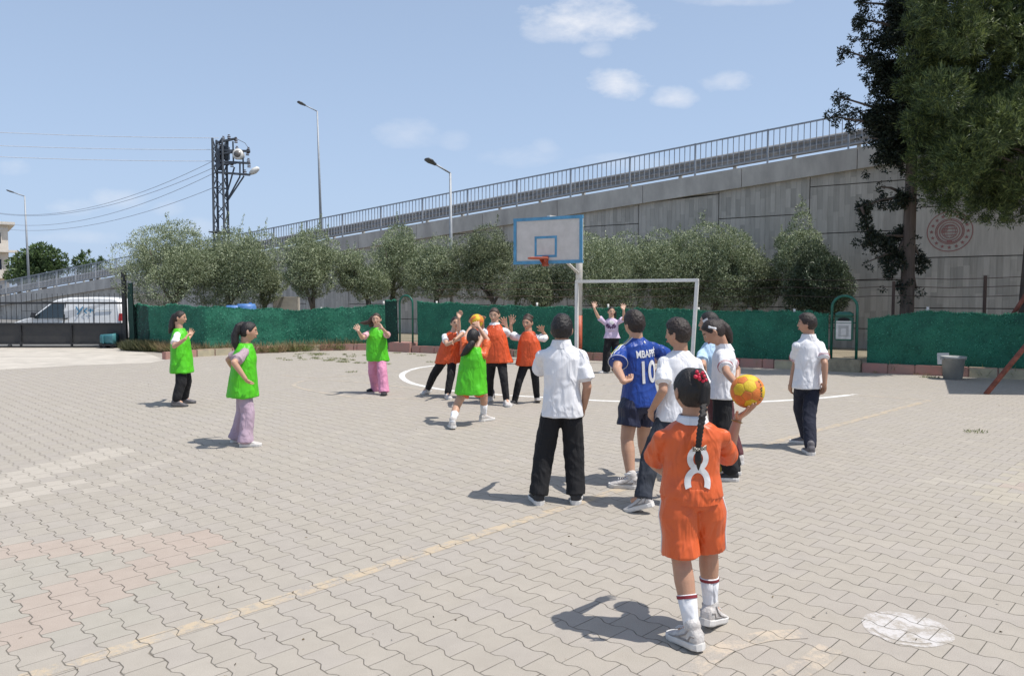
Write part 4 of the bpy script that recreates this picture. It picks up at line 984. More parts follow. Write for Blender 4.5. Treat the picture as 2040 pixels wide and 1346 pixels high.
def olive(px, Y, half, ytop, ybot, label, seed, leafm=None, trunk_px=None, N=10500, ncl=30, lean=0, spikes=16, cat='olive tree', group='olive trees along the fence', name='olive_tree', trunk_r=.10, extra=None, lowz=None):
    N = int(N*3.7); half *= .94; ybot -= 2; c = P(px, (ytop+ybot)/2, Y); rx = half*Y/F; rz = (P(px,ytop,Y).z-P(px,ybot,Y).z)/2*1.0
    bx = P(trunk_px or px, 620, Y).x
    limb_tree(name, (bx, Y, 0), (c.x, Y, c.z), (rx, min(rx,1.35), rz), label, cat, group, leafm or OLV, bark, N=N, seed=seed, ncl=ncl, lean=((c.x-bx)*.35+lean,0), lowz=lowz or max(.7, c.z-rz*.95), spikes=spikes, trunk_r=trunk_r, extra=extra, ll=.074, lw_=.024)
olive(338, 24.6, 95, 452, 608, 'leftmost olive tree, silvery and wide, above the dark gate screen', 11, trunk_px=350, N=14000, ncl=38, spikes=22)
olive(468, 25.6, 78, 450, 612, 'second olive tree from the left, in front of the lattice pylon', 12, trunk_px=450, N=12500, spikes=20)
olive(527, 27.0, 42, 520, 612, 'low olive bush above the blue drums', 13, N=5000, ncl=16, spikes=6)
olive(622, 25.0, 66, 462, 585, 'olive tree with a leaning bare trunk, left of the dark corner roll', 14, trunk_px=630, N=10500, lean=-.05, lowz=1.15)
olive(716, 25.8, 60, 505, 600, 'low round olive tree behind the girl in pink trousers', 15, trunk_px=742, N=8000)
olive(797, 27.0, 62, 450, 590, 'taller olive tree behind the left green arch', 16, N=10000, trunk_px=775)
olive(868, 26.0, 62, 490, 598, 'olive tree just left of the shorter grey street lamp', 17, N=9000, trunk_px=870)
olive(962, 25.4, 64, 450, 606, 'darker olive tree between the shorter street lamp and the backboard', 18, leafm=OLD, N=11500, trunk_px=985, lean=.1)
olive(1075, 24.2, 72, 528, 622, 'low dark olive tree directly below the backboard', 19, leafm=OLD, N=9500, trunk_px=1085)
olive(1210, 24.2, 82, 464, 622, 'olive tree right of the hoop pole, behind the goalkeeper', 20, N=13500, ncl=36)
olive(1345, 24.0, 74, 470, 622, 'bushy olive tree above the right half of the goal', 21, N=12000, ncl=32)
olive(1425, 23.6, 78, 458, 622, 'olive tree just right of the goalpost', 22, N=12500, ncl=34)
olive(1505, 23.2, 50, 500, 622, 'narrow dark olive bush between the goalpost olive and the last trees', 23, leafm=OLD, N=7500)
olive(1594, 22.8, 55, 455, 610, 'olive tree with one tall thin tip rising against the ramp wall', 24, N=9000, extra=[(np.array(P(1597,440,22.8)), .28), (np.array(P(1598,418,22.8)), .18)], spikes=20)
olive(1632, 21.2, 78, 492, 632, 'dark leafy shrub left of the litter bin', 25, leafm=SHR, N=14000, ncl=34, cat='shrub', group=None, name='shrub', spikes=6)

def conifer():
    """dark cypress with a bare trunk, drooping ragged sprays"""
    Y = 18.6; b = P(1806, 640, Y); b = Vector((b.x, Y, 0)); t = empty('cypress_tree', b, 'tall dark cypress with bare straight trunk and ragged side branches', 'tree')
    top = 12.5; m = MB(); m.tube([b, b+Vector((0,0,2.6)), b+Vector((.02,0,5.5)), b+Vector((0,0,top))], [.17,.15,.12,.03], 12)
    rs = np.random.RandomState(5); cl = []
    def branch(px0, py0, px1, py1, r0, r1, dy=0, n=7, arm=True):
        a = P(px0, py0, Y); e = P(px1, py1, Y+dy)
        if arm: m.tube([a, a.lerp(e,.5)+Vector((0,0,.05)), e], [.045,.03,.012], 6)
        for i in range(n):
            f = i/(n-1); p = a.lerp(e, f); cl.append((np.array(p)+rs.normal(0,.07,3), (r0+(r1-r0)*f)*rs.uniform(.8,1.15)))
            cl.append((np.array(p)+np.array([rs.normal(0,.08), rs.normal(0,.25), -abs(rs.normal(0,.18))]), (r0+(r1-r0)*f)*rs.uniform(.5,.8)))
    # side branches as in the outline of the tree (left side)
    for a in [(1800,240,1662,190,.30,.12),(1800,262,1656,232,.30,.13),(1800,150,1672,96,.26,.10),(1800,90,1700,78,.24,.12),(1800,60,1705,38,.22,.12),(1800,20,1712,5,.2,.12),
              (1800,200,1705,250,.32,.2),(1800,290,1735,275,.25,.14),(1800,300,1742,322,.2,.12),(1800,180,1740,160,.3,.2),(1800,120,1735,130,.28,.18),
              (1798,385,1752,372,.12,.08),(1798,392,1716,412,.17,.12),(1716,412,1728,452,.12,.09),(1728,452,1737,492,.12,.09),(1798,470,1742,476,.2,.14),(1798,500,1728,522,.17,.10),(1800,480,1770,540,.2,.13),(1800,560,1786,578,.1,.08),
              (1812,470,1834,520,.2,.13),(1812,520,1826,575,.14,.08),(1806,395,1825,393,.05,.05),(1790,330,1798,345,.08,.05)]: branch(*a)
    for a in [(1806,160,1850,120,.3,.25),(1806,60,1850,20,.3,.25),(1806,230,1860,200,.3,.2),(1806,290,1850,270,.25,.2),(1806,-60,1760,-90,.3,.2),(1806,-60,1860,-80,.3,.2),(1806,-150,1780,-200,.3,.2),(1806,-250,1806,-330,.3,.15),(1806,-160,1850,-180,.3,.2)]: branch(*a)
    for z in np.arange(5.2, 12, .35):
        for k in range(4):
            an = rs.uniform(0, 2*pi); rr = (1.0-.55*(z-5)/7.5)*rs.uniform(.3,1.0); cl.append((np.array(b)+np.array([cos(an)*rr*.95, sin(an)*rr*1.1, z]), rs.uniform(.22,.36)))
    m.build('trunk', barkc, t, True)
    p, d = crown_points(cl, 210000, rs, 1.05, .3)
    keep = np.array([noise.noise(Vector(q*2.2)) > -.17 for q in p]); p = p[keep]; d = d[keep]
    dirs = d*.5+rs.normal(0,.55,(len(p),3))+np.array([0,0,-.1]); leaves('crown', p, dirs, .075, .034, CYP, t, org=b)
conifer()
def pine():
    Y = 17.0; b = P(2052, 650, Y); b = Vector((b.x, Y, 0)); t = empty('pine_tree', b, 'large dark green pine with hanging needle clumps at the right edge', 'tree')
    m = MB(); m.tube([b, b+Vector((-.02,0,1.6)), b+Vector((.06,0,3.4)), b+Vector((.3,0,6)), b+Vector((.2,.1,11.5))], [.24,.21,.19,.15,.04], 12)
    rs = np.random.RandomState(9); cl = []
    def blob(px, py, r, dy=0): cl.append((np.array(P(px, py, Y+dy)), r))
    # outline lobes, left and bottom edge as in the photograph, then filling
    for px, py, r in [(1835,40,.42),(1825,110,.45),(1822,170,.42),(1850,215,.5),(1828,250,.42),(1842,310,.42),(1855,352,.42),(1878,385,.42),(1905,405,.35),(1945,418,.32),(1985,430,.30),(2020,425,.32),(1862,150,.5),(1880,60,.5),(1840,-10,.45),(1850,-70,.5),(1880,-130,.6)]:
        blob(px, py, r, rs.uniform(-.6,.6))
    for k in range(230):
        px = rs.uniform(1870, 2300); py = rs.uniform(-330, 400) if k % 3 else rs.uniform(0, 380)
        if py > 330 and px > 2200: continue
        blob(px, py, rs.uniform(.35,.62), rs.uniform(-2.0,1.6))
    for c, r in cl[::6]:
        c = Vector(c); a = b+Vector((.15,0,min(max(c.z-.3, 3.0), 11))); m.tube([a, a.lerp(c,.5)+Vector((0,0,.12)), c], [.04,.025,.01], 6)
    m.build('trunk', barkp, t, True)
    # tufts of needles
    pos = []; dr = []
    for c, r in cl:
        nt_ = int(170*(r/.5)**2)
        for k in range(nt_):
            d = rs.normal(size=3); d /= np.linalg.norm(d); p = c+d*r*rs.uniform(.45,1.0)*np.array([1,1,.9]); ax = d*.55+np.array([0,0,.35])+rs.normal(0,.35,3)
            for j in range(15): pos.append(p+rs.normal(0,.03,3)); dr.append(ax+rs.normal(0,.40,3))
    leaves('crown', np.array(pos), np.array(dr), .125, .015, PIN, t, org=b)
pine()
# distant trees left
limb_tree('leafy_tree', (P(88,560,70).x,70,0), tuple(P(88,532,70)), (2.9,2.2,1.8), 'dark green leafy tree beside the far street lamp', 'tree', None, FAR_, bark, N=7000, seed=31, ll=.3, lw_=.14, ncl=26, trunk_r=.25, lowz=3, spikes=4)
limb_tree('leafy_tree', (P(38,560,78).x,78,0), tuple(P(40,545,78)), (1.8,1.6,1.4), 'small dark leafy tree next to the pale building', 'tree', None, FAR_, bark, N=3500, seed=32, ll=.3, lw_=.14, ncl=14, trunk_r=.2, lowz=3, spikes=3)
limb_tree('leafy_tree', (P(185,560,72).x,72,0), tuple(P(186,536,72)), (2.4,1.6,1.15), 'sparse treetop showing above the ramp railing left of the olives', 'tree', None, FAR_, bark, N=1500, seed=33, ll=.34, lw_=.1, ncl=14, trunk_r=.2, lowz=3, spikes=8)
# weeds
GR = leafmat('weed_blades', (.06,.09,.02), (.16,.20,.06), (.38,.36,.16), .6, .2); GRY = leafmat('dry_weeds', (.14,.10,.05), (.30,.22,.12), (.45,.36,.2), .7, .2)
def weeds(name, spots_, m, h=.09, wd=.009, kind='stuff', per=110):
    pos = []; dr = []; rs = np.random.RandomState(hash(name) % 1000)
    for (x, y, r, n) in spots_:
        for k in range(n):
            a = rs.uniform(0,2*pi); rr = r*sqrt(rs.rand()); pos.append((x+rr*cos(a), y+rr*sin(a)*.7, .003)); dr.append((rs.normal(0,.6), rs.normal(0,.6), 1))
    o = leaves(name, np.array(pos), np.array(dr), h, wd, m); tag(o, kind='stuff'); return o
sp = []
rs = random.Random(3)
for i in range(34):
    px = rs.uniform(590, 745); py = 708+ (px-590)*.03+rs.uniform(-5, 12); g = G(px, py); sp.append((g.x, g.y, rs.uniform(.05,.22), rs.randint(20,90)))
for px, py in ((560,715),(575,718),(820,706),(840,709),(790,704),(1945,862),(1845,752),(1860,753),(860,722),(880,728),(900,730),(700,742),(770,726)): g = G(px, py); sp.append((g.x, g.y, .13, 55))
weeds('grass_tufts', sp, GR, .045)
sp = []
for i in range(60):
    f = i/59; a = Vector((-10.7,22.5,0)).lerp(Vector((-8.6,21.0,0)), f*2) if f < .5 else (Vector((-8.6,21.0,0)).lerp(Vector((-4.3,23.5,0)), f*2-1)); sp.append((a.x+rs.uniform(-.1,.1), a.y-.18+rs.uniform(-.1,.1), .16, 150))
weeds('fence_weeds', sp[::2], GRY, .34, .012); weeds('fence_grass', sp[1::2], GR, .26, .012)
sp = []
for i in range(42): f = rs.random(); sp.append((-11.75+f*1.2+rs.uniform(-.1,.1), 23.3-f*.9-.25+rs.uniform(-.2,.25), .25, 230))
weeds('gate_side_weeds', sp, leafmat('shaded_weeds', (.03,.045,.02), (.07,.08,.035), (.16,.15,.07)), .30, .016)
sp = []
for i in range(80): s = rs.uniform(-1, 24); p = K0+WD*s+NB*rs.uniform(.05,.12)-Vector((0,0,0)); sp.append((p.x, p.y, .05, 25))
_rs = np.random.RandomState(77); _n = 110; _px = _rs.uniform(-200, 2250, _n); _py = 700+650*_rs.rand(_n)**1.6; _pp = np.array([tuple(G(a, b_, .004)) for a, b_ in zip(_px, _py)])
tag(leaves('leaf_litter', _pp, np.column_stack([_rs.normal(0,1,_n), _rs.normal(0,1,_n), _rs.uniform(0,.25,_n)]), .020, .009, leafmat('dry_leaf_bits', (.05,.035,.02), (.14,.10,.05), (.30,.24,.14), .8, .1)), kind='stuff')
weeds('kerb_weeds', sp, GR, .27, .008)
sp = []
for i in range(26): s = rs.uniform(-1, 24); p = K0+WD*s-NB*.04; sp.append((p.x, p.y, .07, 22))
weeds('kerb_foot_weeds', sp, GRY, .06, .008)
# ------------------------------------------------------------------ people
SK = {}
def skin(tone):
    if tone not in SK: SK[tone] = mat('skin_'+tone, {'tan': (.46,.255,.165), 'light': (.58,.36,.25), 'mid': (.52,.30,.20)}[tone], .5, .06, 12, .12, 120, sss=.08)
    return SK[tone]
eyew = mat('eye_white', (.55,.52,.50), .3); eyed = mat('eye_dark', (.02,.012,.01), .2); lip = mat('lip', (.40,.15,.12), .5); browm = mat('eyebrow', (.05,.03,.022), .8)
HAIRB = mat('black_hair', (.016,.011,.009), .50, .3, 60, .5, 260, stretch=(1,1,.08), col2=(.004,.003,.003)); HAIRN = mat('brown_hair', (.075,.04,.024), .50, .3, 60, .5, 260, stretch=(1,1,.08), col2=(.03,.016,.01)); HAIRD = mat('dark_brown_hair', (.032,.019,.013), .50, .3, 60, .5, 260, stretch=(1,1,.08), col2=(.012,.007,.005))
def cloth(name, col, rough=.75, var=.06, sheen=.0, trans=0, bump=.06, bs=120):
    m = mat(name, col, rough, var, 5, bump, bs, sheen=sheen, trans=trans); nt = m.node_tree; bs_ = nt.nodes['Principled BSDF']
    a = tex(nt, 'Noise', 7, 2, .45, stretch=(1.7,1.7,.8)); a.inputs['Distortion'].default_value = .6; v_ = a.outputs['Fac']; bp = nt.nodes.new('ShaderNodeBump')
    bp.inputs['Strength'].default_value = .8; bp.inputs['Distance'].default_value = .05; nt.links.new(v_, bp.inputs['Height']); old = bs_.inputs['Normal'].links[0].from_node
    nt.links.new(bp.outputs[0], old.inputs['Normal']); return m
C_BG = cloth('lime_bib_mesh', (.10,.62,.015), .5, .08, trans=.12); C_BO = cloth('orange_bib_mesh', (.76,.105,.025), .5, .08, trans=.12)
C_W = cloth('white_cotton', (.78,.78,.80)); C_BK = cloth('black_cotton', (.008,.008,.010), .9); C_NV = cloth('navy_cotton', (.010,.013,.028), .9); C_JN = cloth('dark_denim', (.030,.036,.050), .9, .2)
C_LI = cloth('lilac_cotton', (.46,.34,.42)); C_LT = cloth('lilac_shirt_cotton', (.40,.30,.34)); C_PK = cloth('pink_cotton', (.66,.27,.42)); C_OR = cloth('orange_jersey', (.72,.125,.03), .45, .05, trans=.06); C_BL = cloth('blue_jersey', (.012,.055,.30), .42, .12); C_NS = cloth('navy_shorts', (.010,.014,.045), .55)
C_LB = cloth('light_blue_cotton', (.45,.62,.78)); C_MR = cloth('maroon_cotton', (.10,.03,.035)); C_PV = cloth('pale_violet_cotton', (.62,.50,.66)); C_PS = cloth('pink_shirt_cotton', (.75,.42,.47))
S_W = mat('white_shoe', (.66,.63,.60), .6, .12, 26, .6, 60, col2=(.40,.37,.35)); S_SOLE = mat('white_sole', (.68,.66,.63), .7, .08, 20); S_K = mat('black_shoe', (.02,.02,.023), .6, .1, 20, .2, 60); S_G = mat('grey_shoe', (.14,.13,.14), .6, .2, 20, .2, 60); S_SG = mat('grey_sole', (.10,.10,.105), .7, .1, 20); TRIM = mat('red_trim', (.45,.04,.05), .7); NAVTR = mat('maroon_trim', (.25,.03,.04), .8); WTR = mat('white_trim', (.75,.75,.75), .6)
UP = Vector((0,0,1))
def yawv(a): a = radians(a); return Vector((sin(a), cos(a), 0)), Vector((cos(a), -sin(a), 0))
def solve(par, px, py, L_, sgn):
    r = ray(px, py); o = CAM-par; a = r.dot(r); b = 2*o.dot(r); c = o.dot(o)-L_*L_; D = b*b-4*a*c
    if D <= 0: return CAM+r*(-b/(2*a))
    return CAM+r*((-b+sgn*sqrt(D))/(2*a))
def ik(h, a, l1, l2, pole):
    d = a-h; L_ = d.length; 
    if L_ >= (l1+l2)*.999: return h+d*(l1/(l1+l2))
    x = (l1*l1-l2*l2+L_*L_)/(2*L_); hgt = sqrt(max(l1*l1-x*x, 0)); u = d/L_; p = pole-u*pole.dot(u)
    return h+u*x+p.normalized()*hgt
def frame(n_, u):       # right, forward, up from forward and approximate up
    f = n_.normalized(); r = f.cross(u).normalized(); return r, f, r.cross(f).normalized()
def head_geo(mb, c, R, Fv, U, hh):
    """skull + jaw, nose, ears in local frame; hh = head height"""
    s = hh/.21; n, h = 36, 26; base = len(mb.v)
    for i in range(h+1):
        t = pi*i/h
        for k in range(n):
            u = 2*pi*k/n; x, y, z = sin(t)*cos(u), sin(t)*sin(u), -cos(t)
            X, Y, Z = x*.0735, y*.091, z*.105
            if z < 0:
                X *= 1-.36*(-z)**1.6
                if y < 0: Y *= 1-.55*(-z)**1.3
                else: Y *= 1-.05*(-z)
            if y > .2: Y *= 1-.06*(y-.2)/.8*(1 if abs(z) < .5 else 0)
            for sx in (-1, 1):                      # eye sockets, cheeks
                dd = ((x-sx*.40)**2+(z-.02)**2*2.0)
                if y > 0: Y -= .0065*math.exp(-dd/.018)
                dc = ((x-sx*.45)**2+(z+.30)**2)
                if y > 0: Y += .004*math.exp(-dc/.03)
            if y > 0: Y += .007*math.exp(-(x*x/.05+(z+.92)**2/.03)); Y += .004*math.exp(-(x*x/.5+(z-.28)**2/.02))
            mb.v.append(tuple(c+R*X*s+Fv*Y*s+U*Z*s))
    for i in range(h):
        for k in range(n):
            a0 = base+i*n+k; a1 = base+i*n+(k+1) % n; mb.f.append((a0, a1, a1+n, a0+n)); mb.m.append(0)
    L = lambda x, y, z: c+R*x*s+Fv*y*s+U*z*s
    mb.capsule(L(0,.084,.012), L(0,.094,-.022), .006*s, .0095*s, 10, 3)
    for sx in (-1,1): mb.ball(L(sx*.010,.091,-.027), .007*s, ax=(R,Fv,U), n=10, h=8)
    mb.ball(L(0,.083,-.052), .024*s, .010*s, .0045*s, (R,Fv,U), 12, 8); mb.ball(L(0,.082,-.060), .020*s, .011*s, .005*s, (R,Fv,U), 12, 8)
    for sx in (-1,1): mb.ball(L(sx*.074,-.008,-.008), .010*s, .020*s, .031*s, (R,(Fv+R*sx*-.35).normalized(),U), 12, 8)
def face_class(o, org, c, R, Fv, U, hh):
    s = hh/.21; me = o.data; c = c-org
    for p in me.polygons:
        q = Vector(p.center)-c
        if q.length > .14*s: continue
        x, y, z = q.dot(R)/s, q.dot(Fv)/s, q.dot(U)/s
        if y < .05: continue
        ax = abs(x)
        if ((ax-.030)/.0138)**2+((z-.004)/.0068)**2 < 1: p.material_index = 2 if ((ax-.030)/.0075)**2+((z-.004)/.009)**2 < 1 else 1
        elif ((ax-.031)/.019)**2+((z-.0255-.2*(.03-ax) if ax<.03 else z-.0255)/.0058)**2 < 1: p.material_index = 4
        elif (x/.024)**2+((z+.0555)/.0085)**2 < 1: p.material_index = 3
def hair_cap(mb, c, R, Fv, U, hh, kind):
    s = hh/.21; n, h = 48, 34; base = len(mb.v)
    for i in range(h+1):
        t = pi*i/h
        for k in range(n):
            u = 2*pi*k/n; x, y, z = sin(t)*cos(u), sin(t)*sin(u), -cos(t)
            kn = [(1,.74),(.75,.60),(.45,.24),(.25,.0),(.05,-.02),(-.12,-.30),(-.35,-.62),(-1,-.66)] if kind == 'girl' else [(1,.62),(.75,.52),(.5,.30),(.32,-.10),(.12,-.06),(0,-.05),(-.15,-.32),(-.4,-.55),(-1,-.60)]
            th = kn[-1][1]
            for (y0, z0), (y1, z1) in zip(kn, kn[1:]):
                if y1 <= y <= y0: th = z1+(z0-z1)*(y-y1)/(y0-y1+1e-9)
            cov = min(max((z-th)/.10+.5, 0), 1); cov = cov*cov*(3-2*cov)
            th_ = .0065 if kind == 'girl' else (.010+.020*max(0, z)**1.2*(.6+.6*max(0, y)) + .006*max(0,-y))
            th_ += .0018*noise.noise(Vector((x*9, y*9, z*3))*2)
            k_ = cov
            X, Y, Z = x*.0735, y*.091, z*.105
            if z < 0:
                X *= 1-.36*(-z)**1.6
                if y < 0: Y *= 1-(.30 if kind == 'girl' else .45)*(-z)**1.3
            L_ = sqrt(X*X+Y*Y+Z*Z); g = 1+(th_*k_-.012*(1-k_))/L_
            mb.v.append(tuple(c+R*X*g*s+Fv*Y*g*s+U*Z*g*s))
    for i in range(h):
        for k in range(n):
            a0 = base+i*n+k; a1 = base+i*n+(k+1) % n; mb.f.append((a0, a1, a1+n, a0+n)); mb.m.append(0)
    return lambda x, y, z: c+R*x*s+Fv*y*s+U*z*s
def hand_geo(mb, wr, d, pn, side, H, spread=1.0, curl=.2, fr=1.0, wrap=None):
    """palm and five fingers; d = wrist->fingers, pn = palm normal, side=+1 right hand, -1 left"""
    d = d.normalized(); pn = (pn-d*pn.dot(d)).normalized(); th = (d.cross(pn)*side).normalized()      # thumb side
    k = H/1.40; pl = .072*k; X = th*.034*k; Yv = pn*.0125*k
    mb.loft([(wr-d*.012*k, X*.62, Yv*1.2), (wr+d*.012*k, X*.75, Yv*1.15), (wr+d*.04*k, X*1.0, Yv*1.15), (wr+d*pl, X*1.05, Yv*.9), (wr+d*(pl+.006*k), X*.95, Yv*.6)], 18, 2.6)
    fl = [.058, .066, .061, .047]
    for i in range(4):
        off_ = (.027-.018*i)*k; b = wr+th*off_+d*(pl-.012*k if i < 3 else pl-.018*k); an = (1.5-i)*.17*spread
        dd = (d*cos(an)+th*sin(an)); L_ = fl[i]*k; c1 = curl*(1+.12*i)
        p = b; dirs = dd; r = .0082*k*fr
        for j, (fr_, ck) in enumerate(((.47,.6),(.30,1.0),(.23,.8))):
            dirs = (dirs*cos(c1*ck)+pn*sin(c1*ck)).normalized(); q = p+dirs*(L_+.016*k)*fr_; mb.capsule(p, q, r*(1-.06*j), r*(.94-.07*j), 10, 3); p = q
    b = wr+th*.022*k+d*.018*k; t1 = (d*.62+th*.75+pn*.28).normalized(); p = b+t1*.034*k; mb.capsule(b, p, .0125*k*fr, .0098*k*fr, 10, 3)
    t2 = (d*.85+th*.42+pn*(.2+curl*.5)).normalized(); q = p+t2*.032*k; mb.capsule(p, q, .0095*k*fr, .0075*k*fr, 10, 3)
def fold(kind, amp, seed):
    sx = random.Random(seed).uniform(0, 50)
    def fn(co, no):
        x, y, z = co
        if kind == 'vert': v = noise.noise(Vector((x*11+sx, y*11, z*2.6)))*1.5+.5; v2 = noise.noise(Vector((x*20+sx, y*20, z*5)))
        elif kind == 'leg': v = .8-sqrt(abs(noise.noise(Vector((x*7+sx, y*7, z*11+x*8))))+.02)*1.5; v2 = noise.noise(Vector((x*14+sx, y*14, z*16)))
        else: v = .8-sqrt(abs(noise.noise(Vector((x*6.5+sx+z*4, y*6.5, z*6-x*5))))+.02)*1.5; v2 = noise.noise(Vector((x*14+sx, y*14, z*11)))
        return amp*(v*.65+v2*.35-.2)
    return fn
def person(S):
    H = S['H']; near = S.get('near', False); vb = S.get('vb', .0062); vc = S.get('vc', .008)
    fyaw = S['yaw']; Fw, Rt = yawv(fyaw); Fh, Rh = yawv(S.get('hyaw', fyaw))
    ft = {}
    for k in 'LR':
        px, py, ya = S['foot'][k][:3]; g = G(px, py, 0); lift = S['foot'][k][3] if len(S['foot'][k]) > 3 else 0; pit = S['foot'][k][4] if len(S['foot'][k]) > 4 else 0
        ft[k] = (g+UP*lift, ya, pit)
    D = (ft['L'][0].y+ft['R'][0].y)/2+S.get('dp', 0)
    pel = P(*S['pel'], D); neck = P(*S['neck'], D+S.get('lean', 0)); hd = P(*S['head'], D+S.get('lean', 0)+S.get('hd', 0))
    org = Vector((pel.x, pel.y, 0)); root = empty('person', org, S['label'], 'person', S.get('group'))
    u = (neck-pel).normalized()
    Rc = (Rt-u*Rt.dot(u)).normalized(); Fc = u.cross(Rc).normalized()
    if Fc.dot(Fw) < 0: Fc = -Fc
    Rp = Rh; Fp = Fh; tl = (neck-pel).length; W_ = S.get('w', 1.0)*H
    at = lambda t: pel+(neck-pel)*t
    def ax(t): a = min(max(t, 0), 1); r = (Rp*(1-a)+Rc*a).normalized(); f = (Fp*(1-a)+Fc*a).normalized(); return r, f
    shw = S.get('shw', .100)*H
    sh = {'R': neck+Rc*shw-u*.070*H, 'L': neck-Rc*shw-u*.070*H}
    if 'shd' in S:
        for k in S['shd']: sh[k] = sh[k]+Vector(S['shd'][k])
    ua, fa = .165*H, .145*H; el = {}; wr = {}; hdv = {}
    for k in 'LR':
        e = S['arm'][k]; el[k] = solve(sh[k], e[0][0], e[0][1], ua*S.get('al', 1), e[0][2]); wr[k] = solve(el[k], e[1][0], e[1][1], fa*S.get('al', 1), e[1][2]); 
        if (el[k]-sh[k]).length > ua*1.25: el[k] = sh[k]+(el[k]-sh[k]).normalized()*ua*1.25; wr[k] = el[k]+(P(e[1][0], e[1][1], el[k].y+.05*e[1][2])-el[k]).normalized()*fa
        if len(e) > 2: tip = solve(wr[k], e[2][0], e[2][1], .105*H, e[2][2]); hdv[k] = (tip-wr[k]).normalized()
        else: hdv[k] = (wr[k]-el[k]).normalized()
    hip = {'R': pel+Rp*.047*H-UP*.012*H, 'L': pel-Rp*.047*H-UP*.012*H}; kn = {}; an = {}; FL = .158*H*S.get('fl', 1)
    for k in 'LR':
        g, ya, pit = ft[k]; f, r = yawv(ya); toe = g+f*FL*.30; a0 = g-f*FL*.24+UP*.060*H; q = a0-toe; c, s_ = cos(pit), sin(pit)
        a0 = toe+f*(q.dot(f)*c+q.z*s_)+UP*(-q.dot(f)*s_+q.z*c)+r*q.dot(r); an[k] = a0
        d = (a0-hip[k]).length; bend = S.get('bend', {}).get(k, .01); pole = (f*.5+Fp*.5)
        if 'pole' in S and k in S['pole']: pole = Vector(S['pole'][k])
        kn[k] = ik(hip[k], a0, d*(1+bend)*.505, d*(1+bend)*.495, pole)
    hh = S.get('hh', .155)*H*.945; hf, hr = yawv(S['hyaw2'] if 'hyaw2' in S else fyaw); pt = radians(S.get('hpitch', 0)); hf = (hf*cos(pt)-UP*sin(pt)).normalized(); ti = radians(S.get('htilt', 0))
    hr_, hf_, hu = frame(hf, UP); hr2 = hr_*cos(ti)+hu*sin(ti); hu = hu*cos(ti)-hr_*sin(ti); hr_ = hr2
    sk = skin(S.get('tone', 'tan'))
    # ---- body (one continuous surface)
    m = MB(); head_geo(m, hd, hr_, hf_, hu, hh); nb = neck-u*.03*H
    m.capsule(nb, hd-hu*hh*.20-hf_*hh*.10, .040*H*S.get('nk', 1), .036*H*S.get('nk', 1), 16, 4)
    secs = []
    for t, hw, hdp in ((-.20,.060,.052),(-.02,.086,.064),(.25,.076,.056),(.5,.080,.058),(.75,.090,.060),(.90,.078,.048),(.98,.045,.038)):
        r, f = ax(t); secs.append((at(t), r*hw*W_, f*hdp*W_))
    m.loft(secs, 24, 2.2)
    for k in 'LR':
        m.capsule(neck-u*.040*H+(sh[k]-neck)*.2, sh[k], .024*H, .027*H, 14); b = S.get('fat', 1)
        m.capsule(sh[k], el[k], .0285*H*b, .0235*H*b, 14); m.capsule(el[k], el[k].lerp(wr[k], .28), .0235*H*b, .0235*H*b, 14); m.capsule(el[k].lerp(wr[k], .28), wr[k], .0235*H*b, .0155*H*b, 14)
        kn_, an_ = kn[k], an[k]
        m.capsule(hip[k], kn_, .050*H*b, .035*H*b, 16); calf = kn_.lerp(an_, .30)-((kn_-hip[k]).normalized().cross(Rp)).normalized()*0
        m.capsule(kn_, calf, .034*H*b, .036*H*b, 16); m.capsule(calf, an_, .036*H*b, .0215*H*b, 16)
        f, r = yawv(ft[k][1]); m.capsule(an_, an_+f*.05*H-UP*.028*H, .022*H, .018*H, 12)
        hs = S.get('hand', {}).get(k, {}); pn = hs.get('pn', 'in'); fwd3 = Fc
        pn = fwd3 if pn == 'fwd' else ((Rt*(-1 if k == 'R' else 1)) if pn == 'in' else Vector(pn))
        hand_geo(m, wr[k], hdv[k], pn, 1 if k == 'R' else -1, H, hs.get('sp', .5), hs.get('cu', .35), hs.get('fr', 1.0 if near else 1.12))
    body = m.build('body', [sk, eyew, eyed, lip, browm], root, True); voxel(body, vb, 2, .5)
    for mm in (sk, eyew, eyed, lip, browm):
        if mm.name not in [x.name for x in body.data.materials if x]: body.data.materials.append(mm)
    face_class(body, org, hd, hr_, hf_, hu, hh)
    # ---- hair
    hm = S.get('hair', (HAIRB, 'girl', [])); m = MB(); L = hair_cap(m, hd, hr_, hf_, hu, hh, hm[1])
    for ch in hm[2]:
        pts = [P(x, y, hd.y+dy) for x, y, dy, r in ch]; rr = [r for *_, r in ch]
        for i in range(len(pts)-1): m.capsule(pts[i], pts[i+1], rr[i], rr[i+1], 14, 4)
    hobj = m.build('hair', hm[0], root, True); voxel(hobj, vb*.9, 2)
    if hm[1] == 'boy': displace(hobj, lambda co, no: .0035*noise.noise(Vector(co)*70)+.003*noise.noise(Vector(co)*28))
    else: displace(hobj, lambda co, no: .0016*noise.noise(Vector((co[0]*90, co[1]*90, co[2]*10)))+.002*noise.noise(Vector(co)*22))
    # ---- lower body clothing
    tr = S['trousers']
